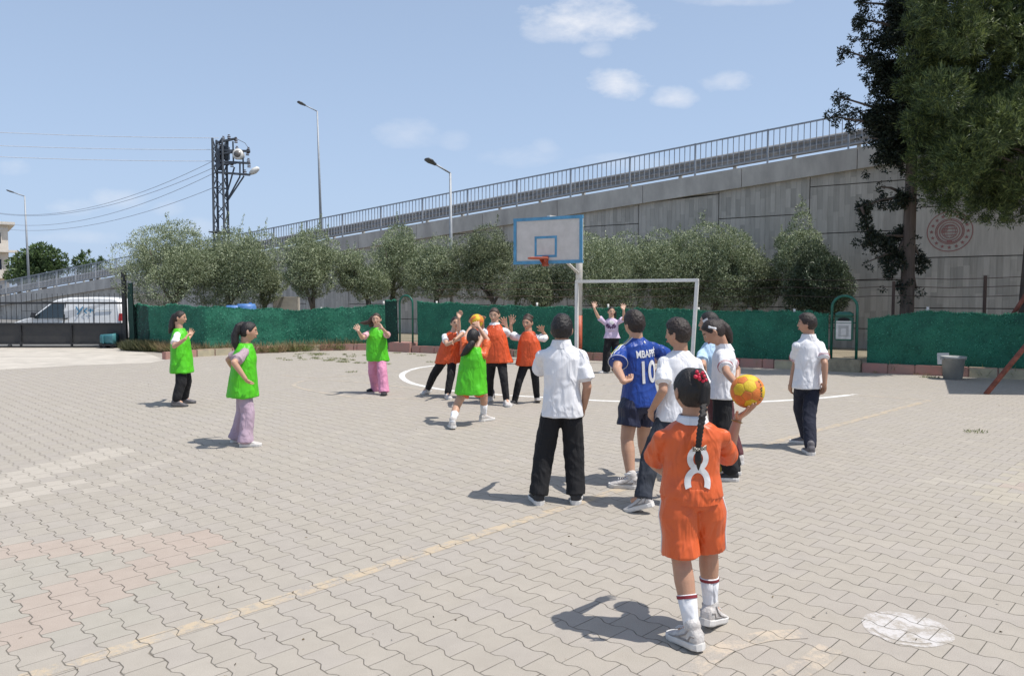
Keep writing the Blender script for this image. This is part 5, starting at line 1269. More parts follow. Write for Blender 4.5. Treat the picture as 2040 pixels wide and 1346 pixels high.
    if tr:
        cm, kind, r_hem, yh = tr; m = MB(); secs = []
        for t, hw, hdp in ((-.24,.070,.062),(-.10,.094,.078),(.02,.094,.074),(.12,.084,.066)): r, f = ax(t); secs.append((at(t), r*hw*W_, f*hdp*W_))
        m.loft(secs, 24, 2.3)
        for k in 'LR':
            a_, b_ = hip[k], kn[k]; e = an[k]
            if kind == 'shorts':
                z = yh; f = min(max(S.get('shl', .8), .1), 1.3); p1 = a_.lerp(b_, f) if f <= 1 else b_+(e-b_)*(f-1)
                X = Rp; Yv = Fp; out = (Rp if k == 'R' else -Rp); ax_ = (p1-a_).normalized(); Xp = (X-ax_*X.dot(ax_)).normalized(); Yp = ax_.cross(Xp)
                m.loft([(a_+UP*.03*H, Xp*.052*H, Yp*.062*H), (a_.lerp(p1,.35), Xp*(.062+r_hem*.15)*H, Yp*(.066+r_hem*.15)*H), (a_.lerp(p1,.7), Xp*r_hem*.93*H, Yp*r_hem*.98*H), (p1, Xp*r_hem*H, Yp*r_hem*1.05*H)], 24, 2.1)
            else:
                slim = kind == 'slim'; rk = .042 if slim else (.050 if kind != 'wide' else .060); rk = S.get('rk', rk)
                m.capsule(a_, b_, (.056 if slim else .059)*H, rk*H, 18)
                end = e-UP*.012*H if kind != 'wide' else e-UP*.030*H
                m.capsule(b_, end+(b_-end).normalized()*r_hem*H*.6, rk*H, r_hem*H, 18)
                ax_ = (end-b_).normalized(); Xp = Rp; Yp = ax_.cross(Xp).normalized(); Xp = Yp.cross(ax_)
                if kind in ('wide', 'bunch'): m.loft([(end-ax_*.10*H, Xp*r_hem*.92*H, Yp*r_hem*.95*H), (end-ax_*.03*H, Xp*r_hem*1.06*H, Yp*r_hem*1.12*H), (end, Xp*r_hem*1.05*H, Yp*r_hem*1.2*H)], 20, 2.0)
        o = m.build('trousers' if kind != 'shorts' else 'shorts', cm, root, True); voxel(o, vc, 3); displace(o, fold('leg' if kind != 'shorts' else 'vert', S.get('tf', .006 if kind != 'slim' else .004), S['foot']['L'][0]))
    # ---- shirt
    px_m = D/F
    def torso(secdef, extra=None, hempy=None, hemw=None, hemd=None):
        secs = []
        if hempy is not None:
            hemw = max(hemw, .113*H)
            pz = P(S['pel'][0], hempy, D).z; base_c = Vector((pel.x, pel.y, pz)); hs_ = S.get('hemshift', 0); base_c += Vector((hs_*px_m,0,0)); r, f = ax(0)
            secs.append((base_c, r*hemw, f*hemd)); mid = base_c.lerp(at(.12), .5); secs.append((mid, r*(hemw*.62+.098*W_*.38), f*(hemd*.6+.078*W_*.4)))
        for t, hw, hdp in secdef: r, f = ax(t); secs.append((at(t), r*hw*W_, f*hdp*W_))
        return secs
    st = S['shirt']; cm, slen, hempy = st[0], st[1], st[2]
    m = MB(); hemw = st[3]*px_m if len(st) > 3 else .108*W_; hemd = (st[4] if len(st) > 4 else .082)*W_
    m.loft(torso([(.25,.096,.072),(.5,.099,.074),(.75,.102,.072),(.86,.094,.062),(.93,.072,.052),(.975,.050,.044),(1.0,.043,.042)], hempy=hempy, hemw=hemw, hemd=hemd), 30, 2.3)
    slr = S.get('slr', 1.0)
    for k in 'LR':
        m.capsule(neck-u*.030*H+(sh[k]-neck)*.18, sh[k], .026*H, .0335*H, 16)
        e = sh[k].lerp(el[k], min(slen, 1.0)); m.capsule(sh[k], e, .0335*H, .035*H*slr, 16); d = (el[k]-sh[k]).normalized()
        X = d.cross(Fc).normalized(); Yv = d.cross(X); m.loft([(e-d*.05*H, X*.037*H*slr, Yv*.039*H*slr), (e, X*.042*H*slr, Yv*.044*H*slr), (e+d*.018*H, X*.043*H*slr, Yv*.046*H*slr)], 18, 2)
    so = m.build('shirt', cm, root, True); voxel(so, vc, 9); displace(so, fold('diag', S.get('sf', .006), S['foot']['R'][0]))
    if S.get('trim'):
        for k in 'LR':
            e = sh[k].lerp(el[k], min(slen, 1.0)); d = (el[k]-sh[k]).normalized(); X = d.cross(Fc).normalized(); Yv = d.cross(X)
            for dz in (.006, -.006):
                m = MB(); c = e+d*dz*H; rr = .0452*H*slr; m.tube([c+X*rr*cos(2*pi*i/24)+Yv*rr*sin(2*pi*i/24) for i in range(25)], .0022, 6, False); m.build('sleeve_stripe', TRIM, so, True, org=org)
    if S.get('collar'):
        m = MB(); c = neck-u*.012*H; dd = (hd-hu*hh*.2-hf_*hh*.1-nb).normalized(); X = Rc; Yv = Fc
        m.loft([(c-dd*.012*H, X*.052*H, Yv*.050*H), (c+dd*.012*H, X*.0485*H, Yv*.047*H), (c+dd*.030*H, X*.047*H, Yv*.046*H)], 28, 2, False)
        m.loft([(c+dd*.030*H, X*.047*H, Yv*.046*H), (c+dd*.031*H, X*.0445*H, Yv*.0435*H), (c-dd*.0*H, X*.044*H, Yv*.043*H)], 28, 2, False)
        m.loft([(c-dd*.016*H, X*.064*H, Yv*.058*H), (c+dd*.014*H, X*.0535*H, Yv*.0515*H), (c+dd*.031*H, X*.0475*H, Yv*.0465*H)], 28, 2, False)
        m.build('collar', S['collar'], so, True, org=org)
    if S.get('bib'):
        cm, hempy, hw_px, hd_ = S['bib']; m = MB()
        hemw = hw_px*px_m if hw_px else .140*H; pz = P(S['pel'][0], hempy, D).z; bc = Vector((pel.x, pel.y, pz))+Vector((S.get('hemshift', 0)*px_m,0,0)); r, f = ax(0); r1, f1 = ax(.5)
        secs = [(bc, r*hemw, f*hd_*H), (bc.lerp(at(.1), .5), r*(hemw*.75+.115*H*.25), f*(hd_*.8+.018)*H), (at(.15), r*(hemw*.45+.115*H*.55), f*(hd_*.55+.04)*H), (at(.45), r1*.122*W_, f1*.090*W_), (at(.68), Rc*.108*W_, Fc*.088*W_), (at(.84), Rc*.092*W_, Fc*.070*W_), (at(.94), Rc*.068*W_, Fc*.056*W_), (at(.99), Rc*.052*W_, Fc*.050*W_)]
        m.loft(secs, 32, 2.3)
        for k in 'LR': m.capsule(neck-u*.046*H+(sh[k]-neck)*.22, neck-u*.050*H+(sh[k]-neck)*.62, .041*H, .043*H, 14)
        bo = m.build('bib', cm, root, True); voxel(bo, vc, 8)
        zc = pz; zt_ = at(.6).z
        def ff(co, no, g=fold('vert', 1, S['foot']['L'][0]+7), g2=fold('diag', 1, S['foot']['L'][0]+3)):
            w_ = min(max((zt_-co[2])/(zt_-zc+1e-6), 0), 1); return .013*w_*g(co, no)+.006*g2(co, no)+.006
        displace(bo, ff)
    # ---- shoes and socks
    for k in 'LR':
        g, ya, pit = ft[k]; f, r = yawv(ya); toe = g+f*FL*.30; c_, s_ = cos(pit), sin(pit)
        fz = f*c_-UP*s_ ; uz = f*s_+UP*c_       # shoe frame pitched about the ball of the foot
        o0 = toe; up_m, sole_m = S['shoe'][0], S['shoe'][1]; wS = .054*H/2*1.12
        Lp = lambda a, z: o0+fz*((a-.30)*FL)+uz*z
        m = MB(); secs = []
        for a, w_, zt_ in ((-.50,.55,.050),(-.46,.80,.066),(-.36,.92,.076),(-.20,.95,.074),(-.08,.95,.066),(.08,1.0,.050),(.22,1.06,.040),(.36,1.04,.034),(.46,.85,.028),(.52,.45,.020)):
            zt2 = zt_*H*.98; zb = .012*H; secs.append((Lp(a, (zb+zt2)/2), r*wS*w_*1.0, uz*(zt2-zb)/2))
        m.loft(secs, 20, 2.6); m.capsule(Lp(-.27, .055*H), Lp(-.26, .078*H), .028*H, .029*H, 14)
        sh_ = m.build('shoe', up_m, root, True); voxel(sh_, min(vb, .0055), 2)
        m = MB(); out = [(-.53,.0),(-.50,.62),(-.38,.95),(-.1,.92),(.1,1.0),(.30,1.14),(.44,.98),(.53,.55),(.555,0)]
        lay = []
        for z, e in ((.0,.94),(.006,1.06),(.020,1.10),(.024,1.02)):
            lay.append([Lp(a*(.98+.02*e), z*H)+r*wS*w_*e for a, w_ in out]+[Lp(a*(.98+.02*e), z*H)-r*wS*w_*e for a, w_ in out[::-1][1:-1]])
        n = len(lay[0]); vs = [p for l in lay for p in l]; fs = [tuple(range(n)), tuple(range(3*n, 4*n))[::-1]]
        for i in range(3):
            for j in range(n): a = i*n+j; b = i*n+(j+1) % n; fs.append((a, a+n, b+n, b))
        m.faces(vs, fs); m.build('sole', sole_m, sh_, False, org=org, merge=True)
        if S.get('laces'): 
            m = MB()
            for i in range(4):
                a = -.02+.07*i; z = (.066-.045*(a+.08))*H; m.tube([Lp(a, z*.93)-r*wS*.5, Lp(a+.01, z*1.02), Lp(a, z*.93)+r*wS*.5], .0028, 6)
            m.build('laces', S['laces'], sh_, True, org=org)
        if S.get('laces'):
            bv = BVHTree.FromPolygons([q.co.copy() for q in sh_.data.vertices], [tuple(p.vertices) for p in sh_.data.polygons]); gp = mat('shoe_grey_panel', (.30,.28,.27), .7)
            for path in ([(-.52,.050),(-.40,.050),(-.30,.028),(-.10,.026),(.10,.030)], [(-.36,.072),(-.22,.050),(-.02,.034),(.16,.026),(.34,.022)]):
                for sx in (-1, 1):
                    pts = []
                    for a, z in path: h = bv.find_nearest(Lp(a, z*H)+r*sx*wS*1.3-org); pts.append(h[0]+h[1]*.0008+org)
                    m = MB(); m.tube(pts, .0042, 6); m.build('shoe_panel', gp, sh_, True, org=org)
        if S.get('sock'):
            cm, hgt, trim = S['sock']; d = (kn[k]-an[k]).normalized(); X = d.cross(f).normalized(); Yv = d.cross(X); m = MB()
            m.loft([(an[k]-d*.03*H, X*.027*H, Yv*.031*H), (an[k]+d*.01*H, X*.0255*H, Yv*.0275*H), (an[k]+d*hgt*.5*H, X*.029*H, Yv*.030*H), (an[k]+d*hgt*H, X*.0345*H, Yv*.036*H), (an[k]+d*(hgt+.002)*H, X*.031*H, Yv*.032*H)], 24, 2)
            so_ = m.build('sock', cm, root, True)
            if trim: m = MB(); m.loft([(an[k]+d*(hgt-.012)*H, X*.0352*H, Yv*.0367*H), (an[k]+d*(hgt-.001)*H, X*.0362*H, Yv*.0377*H)], 24, 2, False); m.build('sock_band', trim, so_, True, org=org)
    return dict(root=root, org=org, hd=hd, hr=hr_, hf=hf_, hu=hu, hh=hh, neck=neck, pel=pel, at=at, Rc=Rc, Fc=Fc, u=u, shirt=so, sh=sh, el=el, wr=wr, hdv=hdv, D=D, H=H)
def project_marks(R, items, m, name, parent, centre_px, dirv=None, off=.004):
    """flat marks (list of polygons in metres, x right y up) wrapped on the shirt around a photograph-measured point"""
    o = R['shirt']; bvh = BVHTree.FromObject(o, bpy.context.evaluated_depsgraph_get()) if False else BVHTree.FromPolygons([v.co.copy() for v in o.data.vertices], [tuple(p.vertices) for p in o.data.polygons])
    org = R['org']; Fn = dirv if dirv else -R['Fc']; Fn = Vector(Fn).normalized()
    r = ray(*centre_px); hit = bvh.ray_cast(CAM-org, r.normalized())
    c = hit[0] if hit[0] else (P(*centre_px, R['D'])-org)
    U = R['u']; U = (U-Fn*U.dot(Fn)).normalized(); X = U.cross(Fn)      # seen from outside: x to the viewer's right
    me = bpy.data.meshes.new(name); bm = bmesh.new()
    for poly in items:
        vs = [bm.verts.new((x, y, 0)) for x, y in poly]
        try: bm.faces.new(vs)
        except ValueError: pass
    bmesh.ops.triangulate(bm, faces=bm.faces[:])
    for it in range(4):
        ed = [e for e in bm.edges if e.calc_length() > .012]
        if not ed: break
        bmesh.ops.subdivide_edges(bm, edges=ed, cuts=1, use_grid_fill=False); bmesh.ops.triangulate(bm, faces=bm.faces[:])
    for v in bm.verts:
        p = c+X*v.co.x+U*v.co.y; h = bvh.ray_cast(p+Fn*.25, -Fn, .6)
        v.co = (h[0] if h[0] else p)+Fn*off
    bm.to_mesh(me); bm.free(); me.materials.append(m); ob = bpy.data.objects.new(name, me); COL.objects.link(ob); ob.parent = parent
    return ob
def text_polys(txt, size, sx=1.0, bold=.0):
    cu = bpy.data.curves.new('t', 'FONT'); cu.body = txt; cu.size = size; cu.align_x = 'CENTER'; cu.align_y = 'CENTER'; cu.resolution_u = 4; cu.offset = bold; cu.fill_mode = 'FRONT'
    ob = bpy.data.objects.new('t', cu); COL.objects.link(ob); dg = bpy.context.evaluated_depsgraph_get(); dg.update(); me = bpy.data.meshes.new_from_object(ob.evaluated_get(dg))
    polys = [[(me.vertices[i].co.x*sx, me.vertices[i].co.y) for i in p.vertices] for p in me.polygons]
    bpy.data.objects.remove(ob); bpy.data.curves.remove(cu); bpy.data.meshes.remove(me); return polys
# ------------------------------------------------------------------ the children, measured from the photograph
BIBL = 'player'
r1 = person(dict(label='girl in lime green bib over white shirt, standing farthest left in profile, black trousers', H=1.42, yaw=82, foot={'R':(357,810,75,0,.12),'L':(374,803,88)}, pel=(363,722), neck=(357,654), head=(358.5,633), lean=0, hd=0, hh=.150,
    arm={'R':((347,690,-1),(369,675,-1),(377,660,1)),'L':((366,688,1),(378,671,1),(383,655,1))}, hand={'R':{'pn':(.3,.6,.3),'cu':.5},'L':{'pn':(.5,-.6,.2),'sp':.8}}, hpitch=4,
    hair=(HAIRD,'girl',[[(349,631,0,.055),(345,640,0,.055),(342,652,-.02,.045),(338,662,0,.02)]]), trousers=(C_BK,'straight',.046,0), rk=.055, shirt=(C_W,.62,728), bib=(C_BG,741,None,.108), shoe=(S_G,S_SG), tone='mid'))
r2 = person(dict(label='girl with long ponytail in lime bib over lilac T-shirt and wide lilac trousers', H=1.37, yaw=72, foot={'R':(499,889,80),'L':(480,880,70)}, pel=(484,766), neck=(489,683), head=(495,660), lean=0, hh=.160, hyaw2=68,
    arm={'R':((466,722,-1),(489,754,-1),(498,769,1)),'L':((455,716,1),(470,742,1))}, hand={'R':{'pn':(.3,.7,0),'cu':.5}}, hpitch=6,
    hair=(HAIRB,'girl',[[(483,648,0,.045),(474,650,-.03,.034),(468,668,-.05,.042),(468,682,-.06,.04),(472,699,-.06,.018)]]), trousers=(C_LI,'wide',.054,0), rk=.054, shirt=(C_LT,.68,775), bib=(C_BG,789,None,.118), shoe=(S_W,S_SOLE), tone='mid', slr=1.1))
m = MB(); c = P(475,650,r2['hd'].y-.03); m.ball(c, .022, .028, .028); m.build('scrunchie', mat('pale_pink_cloth', (.70,.50,.60), .8), r2['root'], True)
r3 = person(dict(label='girl in lime bib and wide pink trousers facing the camera, hair blown sideways', H=1.38, yaw=176, foot={'R':(744,779,-120,0,0),'L':(765,787,175)}, pel=(751,706), neck=(750.5,652), head=(750,636), hh=.155, hd=-.02, hyaw2=182,
    arm={'R':((721.5,673,-1),(713.5,659,-1),(708,648,1)),'L':((773,668,-1),(761,653,-1),(753,645,1))}, hand={'R':{'pn':'fwd','sp':1.2,'cu':.15,'fr':1.3},'L':{'pn':(-.3,-.8,0),'cu':.5,'fr':1.3}}, 
    hair=(HAIRN,'girl',[[(742,634,.03,.045),(736,641,.04,.04),(727,643,.05,.034),(718,643,.05,.014)],[(744,645,.05,.04),(738,648,.05,.03)]]), trousers=(C_PK,'wide',.062,0), rk=.060, shirt=(C_PS,.62,708), bib=(C_BG,718,22,.10), hemshift=2, shoe=(S_K,S_K), tone='light'))
r4 = person(dict(label='girl in orange bib lunging left with one arm raised across her face, black trousers', H=1.36, yaw=165, hyaw=170, foot={'R':(849,784,-140,.0,.15),'L':(893,794,160)}, pel=(893,712), neck=(904,661), head=(907.5,643), hh=.155, dp=0, hyaw2=165, lean=-.06,
    arm={'R':((890,686,-1),(911,677,-1)),'L':((914,656,-1),(914,633,-1),(917,620,1))}, hand={'L':{'pn':'fwd','cu':.8,'fr':1.3}}, bend={'L':.04,'R':.02}, htilt=-6,
    hair=(HAIRD,'girl',[]), trousers=(C_BK,'straight',.040,0), shirt=(C_W,.5,716), bib=(C_BO,723,29,.10), hemshift=2, shoe=(S_W,S_SOLE), tone='light'))
r5 = person(dict(label='girl in orange bib mostly hidden behind the thrown ball and the girl throwing it', H=1.36, yaw=180, foot={'R':(962,795,170),'L':(979,794,190)}, pel=(943,712), neck=(941,655), head=(943.5,638), hh=.155, dp=.15,
    arm={'R':((921,664,-1),(907,676,-1)),'L':((960,655,-1),(962,638,-1),(963,625,-1))}, hand={'L':{'pn':'fwd','sp':1.2,'fr':1.3}}, 
    hair=(HAIRB,'girl',[]), trousers=(C_NV,'straight',.042,0), shirt=(C_W,.7,712), bib=(C_BO,721,24,.10), shoe=(S_G,S_SG), tone='mid'))
r6 = person(dict(label='tallest girl in orange bib with white collar, facing the camera behind the thrower, eyes lowered', H=1.50, yaw=186, foot={'R':(974,799,200),'L':(1011,809,165)}, pel=(989,713), neck=(985,646), head=(985,627), hh=.148, hyaw2=192, hpitch=12,
    arm={'R':((961,668,-1),(952,690,-1)),'L':((1012,667,1),(1008,647,-1),(1000,630,-1))}, hand={'L':{'pn':'fwd','sp':1.5,'cu':.12,'fr':1.3}}, bend={'R':.015,'L':.01},
    hair=(HAIRN,'girl',[]), trousers=(C_BK,'slim',.033,0), shirt=(C_W,.5,715), bib=(C_BO,721,31,.10), hemshift=2, collar=C_W, shoe=(S_W,S_SOLE), tone='light'))
r7 = person(dict(label='girl in orange bib with both palms spread wide, beside the boy with crossed arms and white polo', H=1.40, yaw=190, foot={'R':(1020,806,210,0,-.25),'L':(1071,801,175,.03,-.35)}, pel=(1055,720), neck=(1053,660), head=(1051,643), hh=.155, hyaw2=205, hpitch=5,
    arm={'R':((1017,667,1),(1018,645,-1),(1021,625,-1)),'L':((1089,673,1),(1081,660,-1),(1076,646,-1))}, hand={'R':{'pn':'fwd','sp':1.5,'cu':.12,'fr':1.3},'L':{'pn':'fwd','sp':1.6,'cu':.12,'fr':1.3}},
    hair=(HAIRN,'girl',[[(1046,632,.1,.03),(1052,629,.08,.04),(1059,632,.1,.03)]]), trousers=(C_BK,'slim',.034,0), shirt=(C_W,.62,720), bib=(C_BO,727,29,.10), shoe=(S_K,S_W), tone='mid', slr=1.15))
r7['root']['label'] = 'girl in orange bib with both palms spread, just left of the white-polo boy'
r8 = person(dict(label='girl seen from behind in lime bib over orange kit, throwing the ball overhead', H=1.40, yaw=18, foot={'L':(901,853,-10,0,.1),'R':(970,838,50)}, pel=(938,765), neck=(945,690), head=(943,672), hh=.165, lean=-.02, hyaw2=22, dp=-.02,
    arm={'R':((971,677,1),(953,651,1),(945,635,1)),'L':((927,672,1),(937,653,1),(945,642,1))}, hand={'R':{'pn':(-.2,.9,.2),'sp':1.0,'cu':.35,'fr':1.2},'L':{'pn':(.6,.6,.1),'sp':.8,'cu':.4}}, bend={'L':.05,'R':.10}, pole={'L':(-.2,1,0),'R':(.5,1,0)},
    hair=(HAIRB,'girl',[[(940,684,-.07,.045),(934,692,-.09,.045),(927,701,-.09,.04),(919,708,-.08,.015)]]), trousers=(C_OR,'shorts',.070,0), shl=.50, shirt=(C_OR,.8,770), bib=(C_BG,783,32,.13), shoe=(S_W,S_SOLE), sock=(C_W,.10,None), tone='mid'))
r9 = person(dict(label='goalkeeper girl in pale violet T-shirt with both hands raised in front of the goal', H=1.42, yaw=178, foot={'R':(1203,743,-110),'L':(1228,742,170)}, pel=(1219,671), neck=(1218,633.5), head=(1218,620.5), hh=.150,
    arm={'R':((1191,630,-1),(1183.5,613,-1),(1183.5,600,1)),'L':((1243,634,-1),(1242.5,617,-1),(1242,604,1))}, hand={'R':{'pn':'fwd','sp':1.5,'cu':.08,'fr':1.35},'L':{'pn':'fwd','sp':1.5,'cu':.08,'fr':1.35}},
    hair=(HAIRD,'girl',[[(1225,622,.08,.035),(1226,632,.08,.02)]]), trousers=(C_BK,'wide',.062,0), rk=.056, shirt=(C_PV,.65,673.5,17.5), shoe=(S_W,S_SOLE), tone='light', vb=.007))
r10 = person(dict(label='boy seen from behind in plain white polo and black trousers, standing alone nearest centre', H=1.45, yaw=4, foot={'L':(1069,999,-12),'R':(1148,998,8)}, pel=(1120,800), neck=(1118,683), head=(1119.5,657), hh=.158, hyaw2=8, hd=.01,
    arm={'L':((1076,742,1),(1092,738,1),(1100,720,1)),'R':((1170,770,-1),(1163,812,1),(1160,835,1))}, hand={'R':{'cu':.5}}, hpitch=4,
    hair=(HAIRB,'boy',[]), trousers=(C_BK,'bunch',.050,0), rk=.058, tf=.008, shirt=(C_W,.66,829,43,.084), collar=C_W, sf=.008, slr=1.15, shoe=(S_K,S_SOLE), tone='tan', vb=.0052, vc=.0065, w=1.0, shw=.108))
r11 = person(dict(label='boy in blue football jersey with white name and number 10, one hand on his hip', H=1.50, yaw=-22, foot={'L':(1243,971,-75),'R':(1278,953,-50)}, pel=(1274,792), neck=(1267,671), head=(1263,646), hh=.152, hyaw2=-30, hd=.0,
    arm={'L':((1229,735,-1),(1243,760,-1),(1262,757,1)),'R':((1335,716,1),(1308,742,1),(1296,752,1))}, hand={'L':{'pn':(.3,.6,.4),'cu':.5}}, 
    hair=(HAIRD,'boy',[]), trousers=(C_NS,'shorts',.067,0), shl=.66, shirt=(C_BL,.55,808,39,.095), sf=.008, slr=1.15, shoe=(S_W,S_SOLE), sock=(C_W,.022,None), laces=WTR, tone='mid', vb=.0052, vc=.0065, shw=.110, fat=1.06))
r12 = person(dict(label='boy in white T-shirt and dark jeans looking left, standing behind the girl with the braid', H=1.42, yaw=-18, foot={'L':(1276,1020,-60,0,.35),'R':(1350,1005,-20)}, pel=(1345,826), neck=(1357,697), head=(1350,665), hh=.160, hyaw2=-50, hd=-.0, dp=.1,
    arm={'L':((1321,778,-1),(1298,817,1),(1294,846,1)),'R':((1404,780,1),(1402,825,1))}, hand={'L':{'pn':(.8,.4,0),'cu':.45}}, hpitch=2,
    hair=(HAIRD,'boy',[]), trousers=(C_JN,'bunch',.045,0), rk=.052, shirt=(C_W,.62,836,38,.09), sf=.008, slr=1.08, shoe=(S_W,S_SOLE), laces=WTR, tone='tan', vb=.0052, vc=.0065))
r13 = person(dict(label='child in light blue shirt almost hidden behind the girl with the white hair bow', H=1.44, yaw=-30, foot={'L':(1440,926,-40),'R':(1463,921,-20)}, pel=(1432,782), neck=(1416,680), head=(1413,644), hh=.160, hyaw2=-60,
    arm={'L':((1400,728,-1),(1404,765,1)),'R':((1450,735,1),(1450,770,1))}, hair=(HAIRB,'girl',[]), trousers=(C_MR,'straight',.046,0), shirt=(C_LB,.6,790), shoe=(S_W,S_SOLE), tone='mid'))
m = MB(); m.bar(P(1401,641,r13['hd'].y-.05), P(1410,636,r13['hd'].y-.07), .012, .03); m.build('hair_clip', WTR, r13['root'])
r14 = person(dict(label='girl in white polo with a white bow in her dark hair, head bowed, facing left', H=1.40, yaw=-72, foot={'L':(1445,957,-80),'R':(1450,944,-75)}, pel=(1440,778), neck=(1443,689), head=(1421.5,661), hh=.168, hyaw2=-74, hpitch=34, hd=-.02,
    arm={'L':((1448,742,-1),(1470,768,-1)),'R':((1468,735,1),(1468,768,-1))}, hair=(HAIRD,'girl',[[(1432,648,.02,.06),(1443,655,.02,.055),(1450,666,.02,.045),(1456,680,.02,.02)]]),
    trousers=(C_BK,'straight',.052,0), rk=.056, shirt=(C_W,.60,792,36,.10), collar=C_W, trim=1, shoe=(S_K,S_SOLE), tone='tan', vb=.0055, vc=.007))
def bow(R, px, py, m_, size, nm='hair_bow', petals=None, dy=-.09):
    c = P(px, py, R['hd'].y+dy); b = MB(); v = Vector
    if petals:
        rs = random.Random(4)
        for i in range(petals): b.ball(c+v((rs.gauss(0,.016), rs.gauss(-.004,.006), rs.gauss(0,.011))), .0085, n=10, h=8)
    else:
        for s in (-1,1):
            b.loft([(c, v((0,.004,0)), v((.1,0,1)).normalized()*.006), (c+v((s*size*.5,0,s*-size*.12)), v((0,.008,0)), v((.1,0,1)).normalized()*size*.30), (c+v((s*size,0,s*-size*.25)), v((0,.006,0)), v((.1,0,1)).normalized()*size*.36)], 12)
        b.ball(c+v((0,-.006,0)), .009)
    b.build(nm, m_, R['root'], True)
bow(r14, 1419, 653, WTR, .034, dy=-.105)
m = MB(); c = P(1436,915,r14['D']-.09); m.box(c, .035, .012, .16); m.build('trouser_stripe', C_W, r14['root']); m = MB(); c = P(1435,930,r14['D']-.10); m.box(c, .022, .012, .09); m.build('trouser_stripe', mat('mustard_stripe', (.5,.33,.06), .8), r14['root'])
r16 = person(dict(label='boy in white polo with red sleeve stripes and navy trousers, walking alone at right', H=1.43, yaw=-14, foot={'L':(1596,883,-60),'R':(1611,903,5)}, pel=(1609,757), neck=(1611,670), head=(1607.5,645), hh=.150, hyaw2=-62,
    arm={'L':((1585,724,1),(1575,768,1),(1572,788,1)),'R':((1643,724,-1),(1643,764,1),(1641,786,1))}, hand={'L':{'cu':.45},'R':{'cu':.5}},
    hair=(HAIRD,'boy',[]), trousers=(C_NV,'straight',.044,0), rk=.050, tf=.007, shirt=(C_W,.64,773,31,.088), collar=C_W, trim=1, slr=1.05, shoe=(S_G,S_SOLE), tone='tan', vb=.006, vc=.007))
r15 = person(dict(label='girl with long black braid in orange number 8 kit holding a ball up', H=1.31, yaw=-4, hyaw=0, foot={'L':(1366,1284,-28,0,.10),'R':(1420,1246,38,0,.22)}, pel=(1377,975), neck=(1379,833), head=(1376,779), hh=.170, hyaw2=-14, hd=.015, lean=0,
    arm={'L':((1303,920,1),(1325,942,1)),'R':((1447,912,1),(1470,832,-1),(1508,806,-1))}, hand={'R':{'pn':(-.15,.0,1),'sp':.9,'cu':.10,'fr':1.0}}, bend={'L':.008,'R':.012},
    hair=(HAIRB,'girl',[[(1392,748,-.062,.035),(1403,772,-.082,.030),(1403,800,-.093,.026)]]), trousers=(C_OR,'shorts',.069,0), shl=.93, shirt=(C_OR,.72,985,52,.082), slr=1.08, sf=.007, shoe=(S_W,S_SOLE), laces=WTR, sock=(C_W,.115,NAVTR), tone='tan', near=True, vb=.0042, vc=.0048, shw=.108, w=1.04, nk=.95, tf=.010))
